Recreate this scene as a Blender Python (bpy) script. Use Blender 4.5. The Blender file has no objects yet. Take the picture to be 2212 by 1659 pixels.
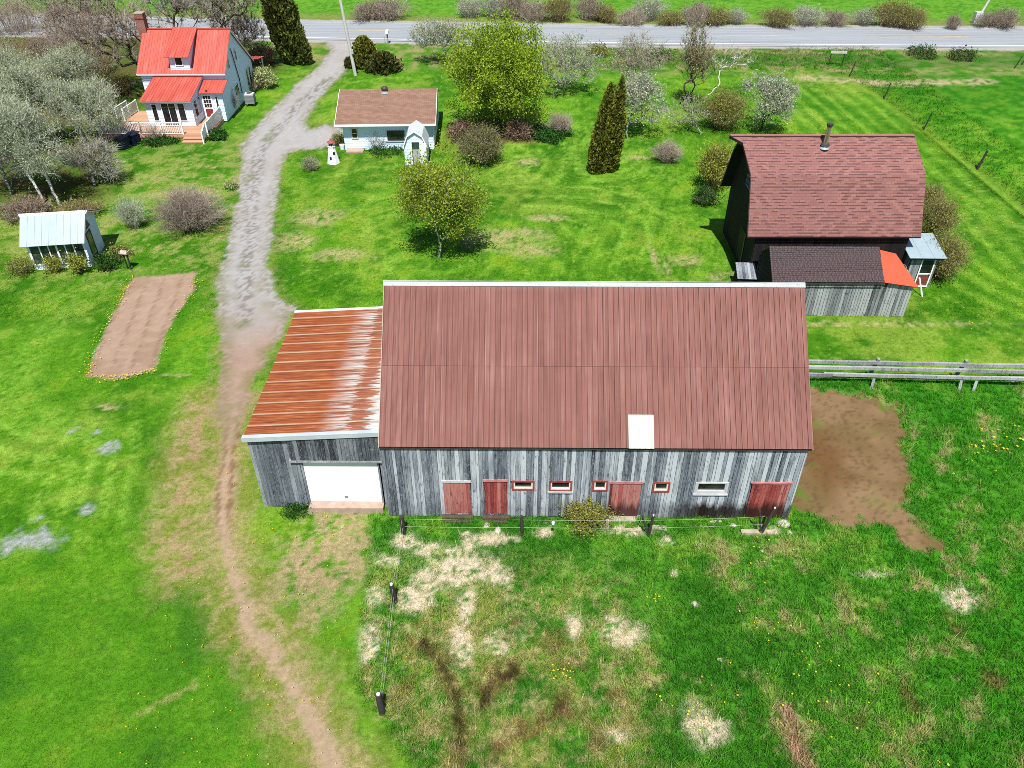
import bpy, math, random
import numpy as np
from mathutils import Vector
random.seed(7); RNG = np.random.default_rng(11)
S = bpy.context.scene
COL = S.collection
PI = math.pi

# ------------------------------------------------------------------ camera
CAM_H, PITCH, FPX = 23.0, math.radians(37.4), 787.0
cd = bpy.data.cameras.new('camera'); cam = bpy.data.objects.new('camera', cd); COL.objects.link(cam)
cam.location = (0, 0, CAM_H); cam.rotation_euler = (PI/2 - PITCH, 0, 0)
cd.sensor_width = 36; cd.lens = FPX/1024*36; cd.clip_end = 3000; cd.clip_start = .1
S.camera = cam

def at(X, Y, z=0.0):
    """plan position (metres) of a spot noted on the photo's 2212 px wide survey copy, at height z"""
    k = 1024/2212
    u, v = (X*k-512)/FPX, (Y*k-384)/FPX
    c, s = math.cos(PITCH), math.sin(PITCH)
    r = (u, c-v*s, -s-v*c); t = (z-CAM_H)/r[2]
    return (r[0]*t, r[1]*t)
def ats(pts, z=0.0): return [at(X, Y, z) for X, Y in pts]

# ------------------------------------------------------------------ light
EL, AZ = math.radians(62), math.radians(2.0)
w = bpy.data.worlds.new('World'); S.world = w; w.use_nodes = True
nt = w.node_tree; bg = nt.nodes['Background']
sky = nt.nodes.new('ShaderNodeTexSky'); sky.sky_type = 'NISHITA'; sky.sun_disc = False
sky.sun_elevation = EL; sky.sun_rotation = PI + AZ; sky.air_density = 1.0; sky.dust_density = .3; sky.ozone_density = 3.0
nt.links.new(sky.outputs[0], bg.inputs[0]); bg.inputs[1].default_value = .075
sl = bpy.data.lights.new('sun', 'SUN'); sun = bpy.data.objects.new('sun', sl); COL.objects.link(sun)
sl.energy = 5.0; sl.angle = math.radians(.5); sl.color = (1, .965, .9)
d = Vector((math.sin(AZ)*math.cos(EL), math.cos(AZ)*math.cos(EL), -math.sin(EL)))
sun.rotation_euler = d.to_track_quat('-Z', 'Y').to_euler()
S.view_settings.view_transform = 'Standard'; S.view_settings.look = 'None'; S.view_settings.exposure = .62
S.view_settings.gamma = 1
S.render.engine = 'CYCLES'; S.cycles.use_denoising = False; S.cycles.filter_width = .85; S.cycles.max_bounces = 6

# ------------------------------------------------------------------ node helpers
def lin(c): c /= 255; return c/12.92 if c <= .04045 else ((c+.055)/1.055)**2.4
def alb(r, g, b, k=1.9): return (lin(r)/k, lin(g)/k, lin(b)/k)
class NT:
    def __init__(s, name):
        s.m = bpy.data.materials.new(name); s.m.use_nodes = True; s.t = s.m.node_tree
        s.p = s.t.nodes['Principled BSDF']; s.out = s.t.nodes['Material Output']
    def put(s, sock, v):
        if isinstance(v, bpy.types.NodeSocket): s.t.links.new(v, sock)
        elif hasattr(v, '__len__') and len(v) == 3 and sock.type == 'RGBA': sock.default_value = (*v, 1)
        else: sock.default_value = v
    def n(s, typ, ins=None, **props):
        x = s.t.nodes.new('ShaderNode'+typ)
        for k, v in props.items(): setattr(x, k, v)
        for k, v in (ins or {}).items(): s.put(x.inputs[k], v)
        return x
    def obj(s): return s.n('TexCoord').outputs['Object']
    def uv(s): return s.n('TexCoord').outputs['UV']
    def attr(s, a, o='Fac'): return s.n('Attribute', attribute_name=a).outputs[o]
    def mapv(s, v, sc=(1,1,1), loc=(0,0,0)): return s.n('Mapping', {0: v, 1: loc, 3: sc}).outputs[0]
    def noise(s, v, scale, detail=4, rough=.55, dist=0): return s.n('TexNoise', {'Vector': v, 'Scale': scale, 'Detail': detail, 'Roughness': rough, 'Distortion': dist}).outputs['Fac']
    def ramp(s, f, *stops, mode='LINEAR'):
        x = s.n('ValToRGB', {0: f}); cr = x.color_ramp; cr.interpolation = mode
        while len(cr.elements) < len(stops): cr.elements.new(.5)
        for e, (p, c) in zip(cr.elements, stops):
            e.position = p; e.color = (*c, 1) if hasattr(c, '__len__') else (c, c, c, 1)
        return x.outputs[0]
    def mix(s, f, a, b, blend='MIX'):
        x = s.n('Mix', data_type='RGBA', blend_type=blend)
        s.put(x.inputs[0], f); s.put(x.inputs[6], a); s.put(x.inputs[7], b); return x.outputs[2]
    def math(s, op, a, b=0.0, c=None):
        x = s.n('Math', operation=op); s.put(x.inputs[0], a); s.put(x.inputs[1], b)
        if c is not None: s.put(x.inputs[2], c)
        return x.outputs[0]
    def sep(s, v): return s.n('SeparateXYZ', {0: v}).outputs
    def comb(s, x, y, z=0.0): return s.n('CombineXYZ', {0: x, 1: y, 2: z}).outputs[0]
    def bump(s, h, strength=.3, dist=.02): s.put(s.p.inputs['Normal'], s.n('Bump', {'Height': h, 'Strength': strength, 'Distance': dist}).outputs[0])
    def fin(s, col, rough=.8, spec=.3, metal=0.0):
        s.put(s.p.inputs['Base Color'], col); s.put(s.p.inputs['Roughness'], rough)
        s.put(s.p.inputs['Specular IOR Level'], spec); s.put(s.p.inputs['Metallic'], metal); return s.m
def simple(name, col, rough=.7, var=.18, scale=3.0, spec=.3, metal=0.0, bump=.0):
    m = NT(name); v = m.obj()
    f = m.noise(v, scale, 6, .65)
    lo = tuple(c*(1-var) for c in col); hi = tuple(min(1, c*(1+var)) for c in col)
    c = m.ramp(f, (.3, lo), (.7, hi))
    if bump: m.bump(m.noise(v, scale*6, 4), bump, .01)
    return m.fin(c, rough, spec, metal)

# ------------------------------------------------------------------ materials
def board_mat(name, cols, knots=.5, stain=None):
    m = NT(name); v = m.obj(); r = m.attr('rnd')
    rv = m.comb(m.math('MULTIPLY', r, 37.0), m.math('MULTIPLY', r, 91.0), 0.0)
    vv = m.n('VectorMath', {0: v, 1: rv}, operation='ADD').outputs[0]
    st = m.noise(m.mapv(vv, (14, 14, .9)), 1.0, 6, .7)
    st2 = m.noise(m.mapv(vv, (45, 45, 1.6)), 1.0, 5, .7)
    big = m.noise(m.mapv(v, (1.2, 1.2, .25)), 1.0, 3, .5)
    f = m.math('ADD', m.math('MULTIPLY', r, .52), m.math('ADD', m.math('MULTIPLY', st, .75), m.math('MULTIPLY', big, .55)))
    f = m.math('MULTIPLY', m.math('ADD', f, m.math('MULTIPLY', st2, .65)), .445)
    n = len(cols); c = m.ramp(f, *[(.37+.26*i/(n-1), cc) for i, cc in enumerate(cols)])
    fl = m.noise(m.mapv(vv, (26, 26, 7)), 1.0, 4, .75, .4)           # lichen flecks and bare knots
    c = m.mix(m.ramp(fl, (.565, 0.0), (.635, knots)), c, alb(175, 182, 190, 1.3))
    dk = m.noise(m.mapv(vv, (9, 9, 3.2)), 1.0, 5, .7)
    c = m.mix(m.ramp(dk, (.57, 0.0), (.68, .8)), c, (.012, .012, .014))
    if stain:
        z = m.sep(v)[2]; h = m.math('ADD', z, m.math('MULTIPLY', m.noise(m.mapv(v, (5, 5, .8)), 1.0, 4), -1.1))
        sx = m.ramp(m.math('MULTIPLY', m.sep(v)[0], 1/16.0), *stain)
        c = m.mix(m.math('MULTIPLY', m.ramp(h, (.0, 1.0), (.42, 0.0)), sx), c, (.012, .006, .004))
    m.bump(m.math('ADD', st, st2), .5, .012)
    return m.fin(c, .85, .2)
GREYS = [(.020, .023, .028), (.085, .098, .118), (.165, .188, .215), (.26, .285, .315), (.44, .47, .50)]
M = {}
M['board'] = board_mat('weathered_barn_boards', GREYS, .75, [(0.0, .15), (.38, .25), (.5, .55), (.66, .35), (.76, 1.0), (1.0, .8)])
M['board2'] = board_mat('weathered_grey_boards', [(.022, .026, .03), (.065, .076, .092), (.115, .133, .155), (.175, .195, .225), (.28, .30, .33)], .5)
M['board_shed'] = board_mat('silver_grey_boards', [(.03, .033, .036), (.10, .112, .12), (.17, .187, .195), (.24, .255, .26), (.33, .35, .35)], .25)
M['board_dark'] = board_mat('near_black_boards', [(.004, .004, .004), (.008, .007, .007), (.012, .010, .010), (.018, .014, .013)], .03)  # near-black board tones
M['board_red'] = board_mat('worn_red_door_paint', [(.05, .010, .010), (.17, .028, .024), (.26, .045, .038), (.31, .075, .062), (.36, .15, .13)], .25,
                           [(0.0, .1), (.4, .1), (.5, .9), (.62, .8), (.8, .9), (1.0, .9)])
def brown_roof():
    m = NT('brown_ribbed_roof'); u = m.uv(); r = m.attr('rnd'); x, y, _ = m.sep(u)
    st = m.noise(m.mapv(u, (9, .16, 1)), 1.0, 5, .65); st2 = m.noise(m.mapv(u, (55, .5, 1)), 1.0, 4, .7)
    big = m.noise(u, .45, 4, .6)
    f = m.math('ADD', m.math('MULTIPLY', st, .32), m.math('ADD', m.math('MULTIPLY', r, .09), m.math('MULTIPLY', big, .30)))
    f = m.math('ADD', f, m.math('MULTIPLY', st2, .42))
    c = m.ramp(f, (.40, (.075, .027, .021)), (.52, (.14, .055, .044)), (.62, (.185, .078, .065)), (.74, (.27, .15, .135)))
    # chalky wear towards the ridge and in single sheets
    top = m.math('MULTIPLY', m.ramp(y, (.0, 1.0), (.38, .0)), m.ramp(m.noise(m.mapv(u, (6, .3, 1)), 1.0, 4), (.35, .15), (.65, .9)))
    c = m.mix(m.math('MULTIPLY', top, .40), c, (.27, .20, .22))
    seam = m.ramp(m.math('FRACT', m.math('DIVIDE', x, .2)), (.0, 1.0), (.03, 1.0), (.09, .0), (.95, .0), (1.0, 1.0))
    c = m.mix(m.math('MULTIPLY', seam, m.ramp(m.noise(m.mapv(u, (7, .2, 1)), 1.0, 3), (.38, .25), (.62, .8))), c, (.025, .009, .009))
    fine = m.n('TexWave', {'Vector': m.comb(x, 0.0, 0.0), 'Scale': 9.5, 'Distortion': 0.0}).outputs['Fac']
    c = m.mix(m.math('MULTIPLY', fine, .28), c, (.30, .16, .14)); ws = m.noise(m.mapv(u, (16, .12, 1)), 1.0, 4, .6); c = m.mix(m.ramp(ws, (.60, .0), (.72, .5)), c, (.33, .24, .23)); rs = m.noise(m.mapv(u, (11, .3, 1), (3.3, 1.7, 0)), 1.0, 4, .6); c = m.mix(m.ramp(rs, (.60, .0), (.74, .45)), c, (.12, .028, .012))
    sp = m.noise(u, 26, 3, .7); c = m.mix(m.ramp(sp, (.68, .0), (.78, .5)), c, (.36, .25, .23))
    hl = m.ramp(m.math('FRACT', m.math('DIVIDE', x, .2)), (.10, .0), (.16, 1.0), (.22, .0)); c = m.mix(m.math('MULTIPLY', hl, m.ramp(st, (.35, .1), (.65, .6))), c, (.30, .17, .15))  # rib highlight painted as a pale line next to each seam
    m.bump(fine, .35, .02)
    return m.fin(c, .7, .15)
M['brown_roof'] = brown_roof()
def rust_roof():
    m = NT('rusty_galvanised_roof'); u = m.uv(); x, y, _ = m.sep(u)      # x across the ribs (0 at the rib), y from the barn outwards
    n1 = m.noise(m.mapv(u, (7.5, .42, 1)), 1.0, 6, .7); n2 = m.noise(m.mapv(u, (18, .6, 1)), 1.0, 5, .7)
    d = m.math('ADD', y, m.math('MULTIPLY', m.math('SUBTRACT', n1, .5), 2.6))
    rust = m.ramp(m.math('MULTIPLY', d, .25), (.11, .0), (.135, .9), (.4, 1.0))
    # second sheet: clean stripe again above the lap 1.25 m out, weathering downwards
    d2 = m.math('ADD', m.math('SUBTRACT', y, 1.25), m.math('MULTIPLY', m.math('SUBTRACT', n2, .52), 2.0))
    clean2 = m.math('MULTIPLY', m.ramp(m.math('MULTIPLY', m.math('ADD', d2, 1.0), .25), (.24, .0), (.25, 1.0), (.34, .75), (.52, .0)), m.ramp(n1, (.42, .0), (.56, 1.0)))
    rust = m.math('MULTIPLY', rust, m.math('SUBTRACT', 1.0, clean2))
    flake = m.ramp(m.noise(m.mapv(u, (24, 1.6, 1)), 1.0, 5, .75), (.62, .0), (.70, .8)); rust = m.math('SUBTRACT', rust, m.math('MULTIPLY', flake, m.ramp(n1, (.45, .1), (.6, .9))))
    rc = m.ramp(m.math('ADD', m.math('MULTIPLY', n2, .6), m.math('MULTIPLY', n1, .4)), (.36, (.075, .016, .007)), (.47, (.20, .046, .011)), (.56, (.29, .085, .025)), (.66, (.42, .24, .13)))
    gc = m.ramp(n2, (.3, (.36, .35, .34)), (.7, (.52, .52, .50)))
    c = m.mix(rust, gc, rc)
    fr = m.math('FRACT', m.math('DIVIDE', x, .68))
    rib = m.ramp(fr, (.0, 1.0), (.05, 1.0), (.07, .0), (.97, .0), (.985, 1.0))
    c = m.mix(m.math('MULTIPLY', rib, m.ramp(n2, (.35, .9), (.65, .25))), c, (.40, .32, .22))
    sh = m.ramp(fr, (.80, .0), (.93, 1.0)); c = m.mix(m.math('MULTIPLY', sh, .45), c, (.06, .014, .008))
    m.bump(n2, .2, .01)
    return m.fin(c, .6, .35)
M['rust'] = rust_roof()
def galv(name, col, sc=1.5, rough=.45, spots=0.0):
    m = NT(name); v = m.obj(); f = m.noise(v, sc, 6, .7); c = m.ramp(f, (.3, tuple(q*.78 for q in col)), (.7, col))
    if spots: c = m.mix(m.ramp(m.noise(v, 7, 5, .8), (.6, .0), (.68, spots)), c, (.05, .045, .04))
    m.bump(m.noise(v, 20, 3), .08, .01); return m.fin(c, rough, .5, 0.0)
M['galv'] = galv('dull_galvanised_sheet', (.42, .47, .50))
M['ridge_cap'] = galv('flaking_white_ridge_cap', (.36, .38, .38), 1.2, .6, .9)
M['pale_metal'] = galv('pale_metal_roof', (.30, .38, .42), .9, .4)
M['steel'] = simple('stainless_flue', (.55, .50, .44), .25, .2, 4, .5, .9)
M['dark_metal'] = simple('dark_metal', (.05, .045, .042), .5)
def skylight():
    m = NT('fibreglass_rooflight'); u = m.uv(); f = m.noise(m.mapv(u, (7, .5, 1)), 1.0, 5); return m.fin(m.ramp(f, (.3, (.32, .31, .24)), (.7, (.46, .45, .36))), .4, .5)
M['skylight'] = skylight()
def red_roof():
    m = NT('red_steel_roof'); u = m.uv(); x, y, _ = m.sep(u); f = m.noise(m.mapv(u, (3, .4, 1)), 1.0, 4)
    c = m.ramp(f, (.3, (.34, .055, .036)), (.55, (.44, .085, .06)), (.75, (.50, .135, .105)))
    return m.fin(c, .38, .5)
M['red_roof'] = red_roof()
M['orange_roof'] = simple('orange_red_sheet_roof', (.46, .075, .035), .5, .08, .8)
def shingles(name, cols, w_, h_, mortar=.012, dark=(.02, .012, .012), patch=None, lichen=0.0, mort=.7):
    m = NT(name); u = m.uv()
    br = m.n('TexBrick', {'Vector': u, 'Color1': (0, 0, 0), 'Color2': (1, 1, 1), 'Mortar': (.5, .5, .5), 'Scale': 1.0, 'Mortar Size': mortar, 'Mortar Smooth': .2, 'Bias': 0.0, 'Brick Width': w_, 'Row Height': h_}, offset=.5, squash=1.0)
    big = m.noise(u, .5, 4, .6); fi = m.noise(u, 14, 4, .7)
    f = m.math('ADD', m.math('MULTIPLY', br.outputs['Color'], .5), m.math('ADD', m.math('MULTIPLY', big, .35), m.math('MULTIPLY', fi, .25)))
    n = len(cols); c = m.ramp(f, *[(.18+.64*i/(n-1), cc) for i, cc in enumerate(cols)])
    c = m.mix(m.math('MULTIPLY', br.outputs['Fac'], mort), c, dark)
    if patch: c = m.mix(m.ramp(m.noise(m.mapv(u, (.8, 6, 1)), 1.0, 5, .75), (patch, .0), (patch+.03, .8)), c, dark)
    if lichen: c = m.mix(m.ramp(m.noise(u, 3.5, 6, .8), (.5, .0), (.7, lichen)), c, (.16, .13, .10))
    m.bump(m.math('SUBTRACT', m.math('MULTIPLY', br.outputs['Color'], .3), br.outputs['Fac']), .5, .015)
    return m, c
m, c = shingles('red_brown_shingles', [(.165, .070, .066), (.195, .086, .078), (.215, .098, .088), (.24, .115, .098), (.21, .094, .086)], .31, .165, .012, mort=.28)
fl = m.uv(); yy = m.sep(fl)[1]
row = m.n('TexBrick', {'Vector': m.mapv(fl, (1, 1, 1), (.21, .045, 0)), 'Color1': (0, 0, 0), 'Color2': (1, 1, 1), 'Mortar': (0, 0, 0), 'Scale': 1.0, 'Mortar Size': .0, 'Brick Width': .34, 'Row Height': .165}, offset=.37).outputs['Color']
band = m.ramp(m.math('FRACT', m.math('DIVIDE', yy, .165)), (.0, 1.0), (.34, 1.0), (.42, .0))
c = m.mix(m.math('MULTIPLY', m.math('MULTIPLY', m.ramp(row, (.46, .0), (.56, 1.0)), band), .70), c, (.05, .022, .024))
M['shingle_red'] = m.fin(c, .85, .2)
m, c = shingles('faded_brown_shingles', [(.16, .088, .060), (.19, .108, .075), (.21, .122, .088), (.235, .142, .106)], .33, .14, .006, (.06, .03, .024), .72)
M['shingle_tan'] = m.fin(c, .9, .2)
m, c = shingles('old_dark_shingles', [(.026, .018, .020), (.065, .044, .046), (.11, .078, .080), (.18, .14, .14), (.28, .235, .23)], .22, .12, .022, (.008, .007, .008), None, .5)
M['shingle_dark'] = m.fin(c, .9, .2)
def siding_mat(name='shade_tinted_clapboard', col=(.64, .755, .91)):  # white paint tinted blue: the cool of the shaded walls is in the colour
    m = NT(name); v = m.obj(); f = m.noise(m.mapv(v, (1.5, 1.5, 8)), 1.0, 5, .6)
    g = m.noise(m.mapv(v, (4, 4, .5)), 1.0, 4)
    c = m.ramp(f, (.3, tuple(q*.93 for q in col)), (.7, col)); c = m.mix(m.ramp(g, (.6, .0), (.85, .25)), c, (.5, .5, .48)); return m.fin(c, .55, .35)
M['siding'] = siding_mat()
M['white'] = simple('white_paint', (.78, .79, .80), .5, .05, 2.0)
M['grey_trim'] = simple('grey_white_trim', (.42, .42, .43), .6, .15, 4.0)
M['pink_trim'] = simple('faded_pink_trim', (.42, .16, .16), .7, .3, 5.0)
M['red_trim'] = simple('faded_red_trim', (.25, .05, .045), .7, .35, 6.0)
M['red_paint'] = simple('dark_red_paint', (.22, .03, .025), .5, .12, 3.0)
M['cream'] = simple('cream_frame_paint', (.60, .57, .48), .6, .1, 3.0)
def glass():
    m = NT('dark_window_glass'); v = m.obj(); f = m.noise(v, 1.3, 3); return m.fin(m.ramp(f, (.35, (.006, .007, .009)), (.7, (.03, .032, .035))), .06, .6)
M['glass'] = glass()
def greenhouse_glass():
    m = NT('greenhouse_glass'); v = m.obj(); f = m.noise(v, 2.2, 5); return m.fin(m.ramp(f, (.35, (.012, .022, .015)), (.55, (.04, .065, .045)), (.75, (.12, .13, .11))), .1, .5)
M['gglass'] = greenhouse_glass()
def deck_mat():
    m = NT('tan_deck_boards'); v = m.obj(); r = m.attr('rnd'); f = m.noise(m.mapv(v, (1, 12, 12)), 1.0, 4)
    c = m.ramp(m.math('ADD', m.math('MULTIPLY', r, .6), m.math('MULTIPLY', f, .4)), (.2, (.36, .19, .11)), (.8, (.46, .27, .17))); return m.fin(c, .7, .25)
M['deck'] = deck_mat()
M['wood_grey'] = board_mat('silvered_rail_wood', [(.06, .063, .066), (.15, .158, .163), (.24, .25, .255), (.34, .355, .36)], .3)
M['wood_dark'] = simple('dark_post_wood', (.035, .03, .026), .9, .4, 6.0)
M['wood_pale'] = simple('bleached_timber', (.34, .29, .23), .85, .3, 5.0)
M['wood_rot'] = simple('rotten_brown_timber', (.07, .045, .032), .9, .45, 5.0)
M['plastic_navy'] = simple('dark_blue_plastic', (.012, .018, .045), .45, .3, 3.0)
M['ac_grey'] = simple('grey_enamel', (.36, .38, .39), .45, .1, 5.0)
M['stone'] = simple('pale_stone', (.42, .38, .32), .9, .25, 6.0, bump=.4)
M['concrete'] = simple('pinkish_concrete', (.34, .25, .20), .9, .2, 3.0, bump=.3)
M['wire'] = simple('pale_fence_wire', (.42, .43, .38), .5, .05)
m, c = shingles('red_brick', [(.16, .04, .025), (.22, .06, .04), (.26, .085, .055)], .22, .075, .012, (.30, .26, .22)); M['brick'] = m.fin(c, .85, .2)
def pole_mat():
    m = NT('bleached_pole_wood'); v = m.obj(); f = m.noise(m.mapv(v, (9, 9, .5)), 1.0, 5, .7); return m.fin(m.ramp(f, (.3, (.34, .33, .31)), (.7, (.58, .57, .54))), .8, .2)
M['pole'] = pole_mat()
def leaf_mat(name, c0, c1, c2=None, trans=.35):
    m = NT(name); r = m.attr('rnd'); c = m.ramp(r, (.0, c0), (.6, c1), (1.0, c2 or c1))
    m.fin(c, .6, .25)
    if trans:
        tr = m.n('BsdfTranslucent', {0: m.mix(.5, c, (c1[0]*1.5, c1[1]*1.5, c1[2]*.6))}); mx = m.n('MixShader', {0: trans, 1: m.p.outputs[0], 2: tr.outputs[0]})
        m.t.links.new(mx.outputs[0], m.out.inputs[0])
    return m.m
M['leaf_maple'] = leaf_mat('fresh_maple_leaves', (.09, .14, .010), (.28, .39, .025), (.48, .55, .08), .45)
M['leaf_small'] = leaf_mat('young_olive_leaves', (.10, .13, .012), (.30, .37, .035), (.50, .52, .11), .45)
M['leaf_olive'] = leaf_mat('olive_shrub_leaves', (.08, .09, .02), (.23, .255, .05), (.42, .41, .13), .4)
M['leaf_round'] = leaf_mat('brown_green_shrub_leaves', (.05, .055, .016), (.16, .165, .048), (.30, .28, .11), .3)
M['leaf_yellow'] = leaf_mat('yellow_green_leaves', (.09, .12, .012), (.28, .31, .035), (.48, .46, .11))
M['leaf_dark'] = leaf_mat('deep_green_leaves', (.008, .03, .004), (.03, .105, .012), (.06, .17, .025))
M['cedar'] = leaf_mat('bronze_cedar_sprays', (.032, .036, .004), (.145, .155, .018), (.30, .30, .045), .15)
M['cedar_green'] = leaf_mat('green_cedar_sprays', (.026, .034, .005), (.10, .12, .02), (.20, .22, .04), .15)
M['yew'] = leaf_mat('dark_yew_needles', (.018, .022, .005), (.065, .07, .014), (.15, .14, .035), .12)
M['blossom'] = leaf_mat('white_blossom', (.16, .19, .11), (.40, .42, .33), (.66, .66, .62), .3)
M['bud'] = leaf_mat('grey_green_buds', (.18, .21, .12), (.34, .38, .22), (.54, .58, .40), .35)
M['deadleaf'] = leaf_mat('red_brown_dead_leaves', (.06, .034, .022), (.17, .10, .068), (.32, .22, .16), .1)
M['variegated'] = leaf_mat('cream_variegated_leaves', (.12, .16, .04), (.38, .42, .18), (.62, .62, .40), .25)
M['bark'] = simple('grey_brown_bark', (.085, .07, .056), .95, .5, 5.0, bump=.5)
M['bark_dark'] = simple('dark_wet_bark', (.035, .028, .024), .95, .5, 4.0, bump=.5)
M['bark_lichen'] = simple('lichen_grey_bark', (.22, .235, .21), .95, .4, 6.0, bump=.4)
M['birch'] = simple('white_birch_bark', (.52, .50, .46), .8, .25, 5.0, bump=.2)
M['twig_grey'] = leaf_mat('grey_twigs', (.17, .16, .135), (.37, .355, .30), (.58, .56, .49), 0)
M['twig_green'] = leaf_mat('grey_green_twigs', (.20, .22, .15), (.38, .42, .30), (.58, .61, .49), 0)
M['twig_brown'] = leaf_mat('brown_twigs', (.12, .09, .068), (.31, .25, .195), (.52, .44, .36), 0)
M['twig_tan'] = leaf_mat('tan_twigs', (.19, .145, .11), (.38, .31, .24), (.56, .48, .40), 0)
M['twig_rust'] = leaf_mat('red_brown_twigs', (.11, .078, .042), (.27, .195, .105), (.42, .33, .20), 0)

# ------------------------------------------------------------------ mesh builder
class MB:
    def __init__(s): s.v = []; s.f = []; s.r = []; s.u = []; s.mi = []; s.sm = []
    def face(s, pts, r=.5, mi=0, uv=None, smooth=False):
        b = len(s.v); s.v += [tuple(p) for p in pts]; s.f.append(tuple(range(b, b+len(pts)))); s.r.append(r); s.mi.append(mi); s.sm.append(smooth)
        if uv is None:
            p = [Vector(q) for q in pts]; e = (p[1]-p[0]); l = e.length or 1; e = e/l; nrm = (p[1]-p[0]).cross(p[-1]-p[0]); nrm = nrm.normalized() if nrm.length else Vector((0, 0, 1)); g = nrm.cross(e)
            uv = [((q-p[0]).dot(e), (q-p[0]).dot(g)) for q in p]
        s.u.append(uv)
    def obox(s, o, a, b, c, r=.5, mi=0):
        o, a, b, c = map(Vector, (o, a, b, c))
        if a.cross(b).dot(c) < 0: a, b = b, a
        P = [o, o+a, o+a+b, o+b, o+c, o+a+c, o+a+b+c, o+b+c]
        for f in ((0,3,2,1), (4,5,6,7), (0,1,5,4), (1,2,6,5), (2,3,7,6), (3,0,4,7)): s.face([P[i] for i in f], r, mi)
    def box(s, x0, y0, z0, x1, y1, z1, r=.5, mi=0): s.obox((x0, y0, z0), (x1-x0, 0, 0), (0, y1-y0, 0), (0, 0, z1-z0), r, mi)
    def prism(s, poly, vec, r=.5, mi=0):
        P = [Vector(p) for p in poly]; vec = Vector(vec); Q = [p+vec for p in P]
        nrm = Vector((0, 0, 0))
        for i in range(len(P)): nrm += P[i].cross(P[(i+1) % len(P)])
        if nrm.dot(vec) > 0: P.reverse(); Q.reverse()
        s.face(P, r, mi); s.face(Q[::-1], r, mi)
        for i in range(len(P)):
            j = (i+1) % len(P); s.face([P[j], P[i], Q[i], Q[j]], r, mi)
    def bar(s, p, q, w_, h_=None, r=.5, mi=0, up=(0, 0, 1)):
        p, q = Vector(p), Vector(q); d_ = q-p; up = Vector(up)
        if abs(d_.normalized().dot(up)) > .95: up = Vector((1, 0, 0))
        a = d_.cross(up).normalized()*w_; b = a.cross(d_).normalized()*(h_ or w_)
        s.obox(p-a/2-b/2, a, b, d_, r, mi)
    def tube(s, pts, rads, n=8, r=.5, mi=0, cap=True):
        P = [Vector(p) for p in pts]; rings = []
        for i, p in enumerate(P):
            d_ = (P[min(i+1, len(P)-1)]-P[max(i-1, 0)]).normalized(); up = Vector((0, 0, 1)) if abs(d_.z) < .9 else Vector((1, 0, 0))
            a = d_.cross(up).normalized(); b = a.cross(d_).normalized(); b = -b if False else b
            rings.append([p+(a*math.cos(2*PI*k/n)+b*math.sin(2*PI*k/n))*rads[i] for k in range(n)])
        b0 = len(s.v)
        for rg in rings: s.v += [tuple(q) for q in rg]
        for i in range(len(P)-1):
            for k in range(n):
                k2 = (k+1) % n; s.f.append((b0+i*n+k, b0+(i+1)*n+k, b0+(i+1)*n+k2, b0+i*n+k2)); s.r.append(r); s.mi.append(mi); s.sm.append(n > 5); s.u.append([(0, 0)]*4)
        if cap:
            s.face(rings[0], r, mi); s.face(rings[-1][::-1], r, mi)
    def build(s, name, mats, parent=None, loc=None):
        me = bpy.data.meshes.new(name); me.from_pydata(s.v, [], s.f)
        mats = mats if isinstance(mats, (list, tuple)) else [mats]
        for m_ in mats: me.materials.append(m_)
        me.polygons.foreach_set('material_index', s.mi); me.polygons.foreach_set('use_smooth', s.sm)
        a = me.attributes.new('rnd', 'FLOAT', 'FACE'); a.data.foreach_set('value', s.r)
        uvl = me.uv_layers.new(name='UVMap'); flat = [c for f in s.u for p in f for c in p]; uvl.data.foreach_set('uv', flat)
        me.update(); o = bpy.data.objects.new(name, me); COL.objects.link(o)
        if parent: o.parent = parent
        if loc: o.location = loc
        return o
def npmesh(name, V, F, mat, rnd=None, col=None, parent=None, smooth=False):
    me = bpy.data.meshes.new(name); V = np.asarray(V, np.float32); F = np.asarray(F, np.int32); k = F.shape[1]
    me.vertices.add(len(V)); me.vertices.foreach_set('co', V.ravel())
    me.loops.add(F.size); me.loops.foreach_set('vertex_index', F.ravel())
    me.polygons.add(len(F)); me.polygons.foreach_set('loop_start', np.arange(0, F.size, k, dtype=np.int32)); me.polygons.foreach_set('loop_total', np.full(len(F), k, np.int32))
    if rnd is not None: a = me.attributes.new('rnd', 'FLOAT', 'FACE'); a.data.foreach_set('value', np.asarray(rnd, np.float32))
    if col is not None:
        a = me.attributes.new('col', 'FLOAT_COLOR', 'POINT'); cc = np.ones((len(V), 4), np.float32); cc[:, :3] = col; a.data.foreach_set('color', cc.ravel())
    if smooth: me.polygons.foreach_set('use_smooth', np.ones(len(F), bool))
    if mat: me.materials.append(mat)
    me.update(calc_edges=True); o = bpy.data.objects.new(name, me); COL.objects.link(o)
    if parent: o.parent = parent
    return o
def tag(o, label, cat, group=None):
    o['label'] = label; o['category'] = cat
    if group: o['group'] = group
    return o
def thing(name, label, cat, loc=(0, 0, 0), rz=0.0, group=None):
    o = bpy.data.objects.new(name, None); o.empty_display_size = .3; COL.objects.link(o); o.location = loc; o.rotation_euler = (0, 0, rz); return tag(o, label, cat, group)
def copy_tree(root, loc, rz=0.0, sc=None, label=None, group=None):
    r = root.copy(); COL.objects.link(r); r.location = loc; r.rotation_euler = (0, 0, rz)
    if sc: r.scale = sc
    if label: r['label'] = label
    if group: r['group'] = group
    for ch in root.children:
        c_ = ch.copy(); COL.objects.link(c_); c_.parent = r
        for g_ in ch.children:
            e = g_.copy(); COL.objects.link(e); e.parent = c_
    return r
V3 = Vector
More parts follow.
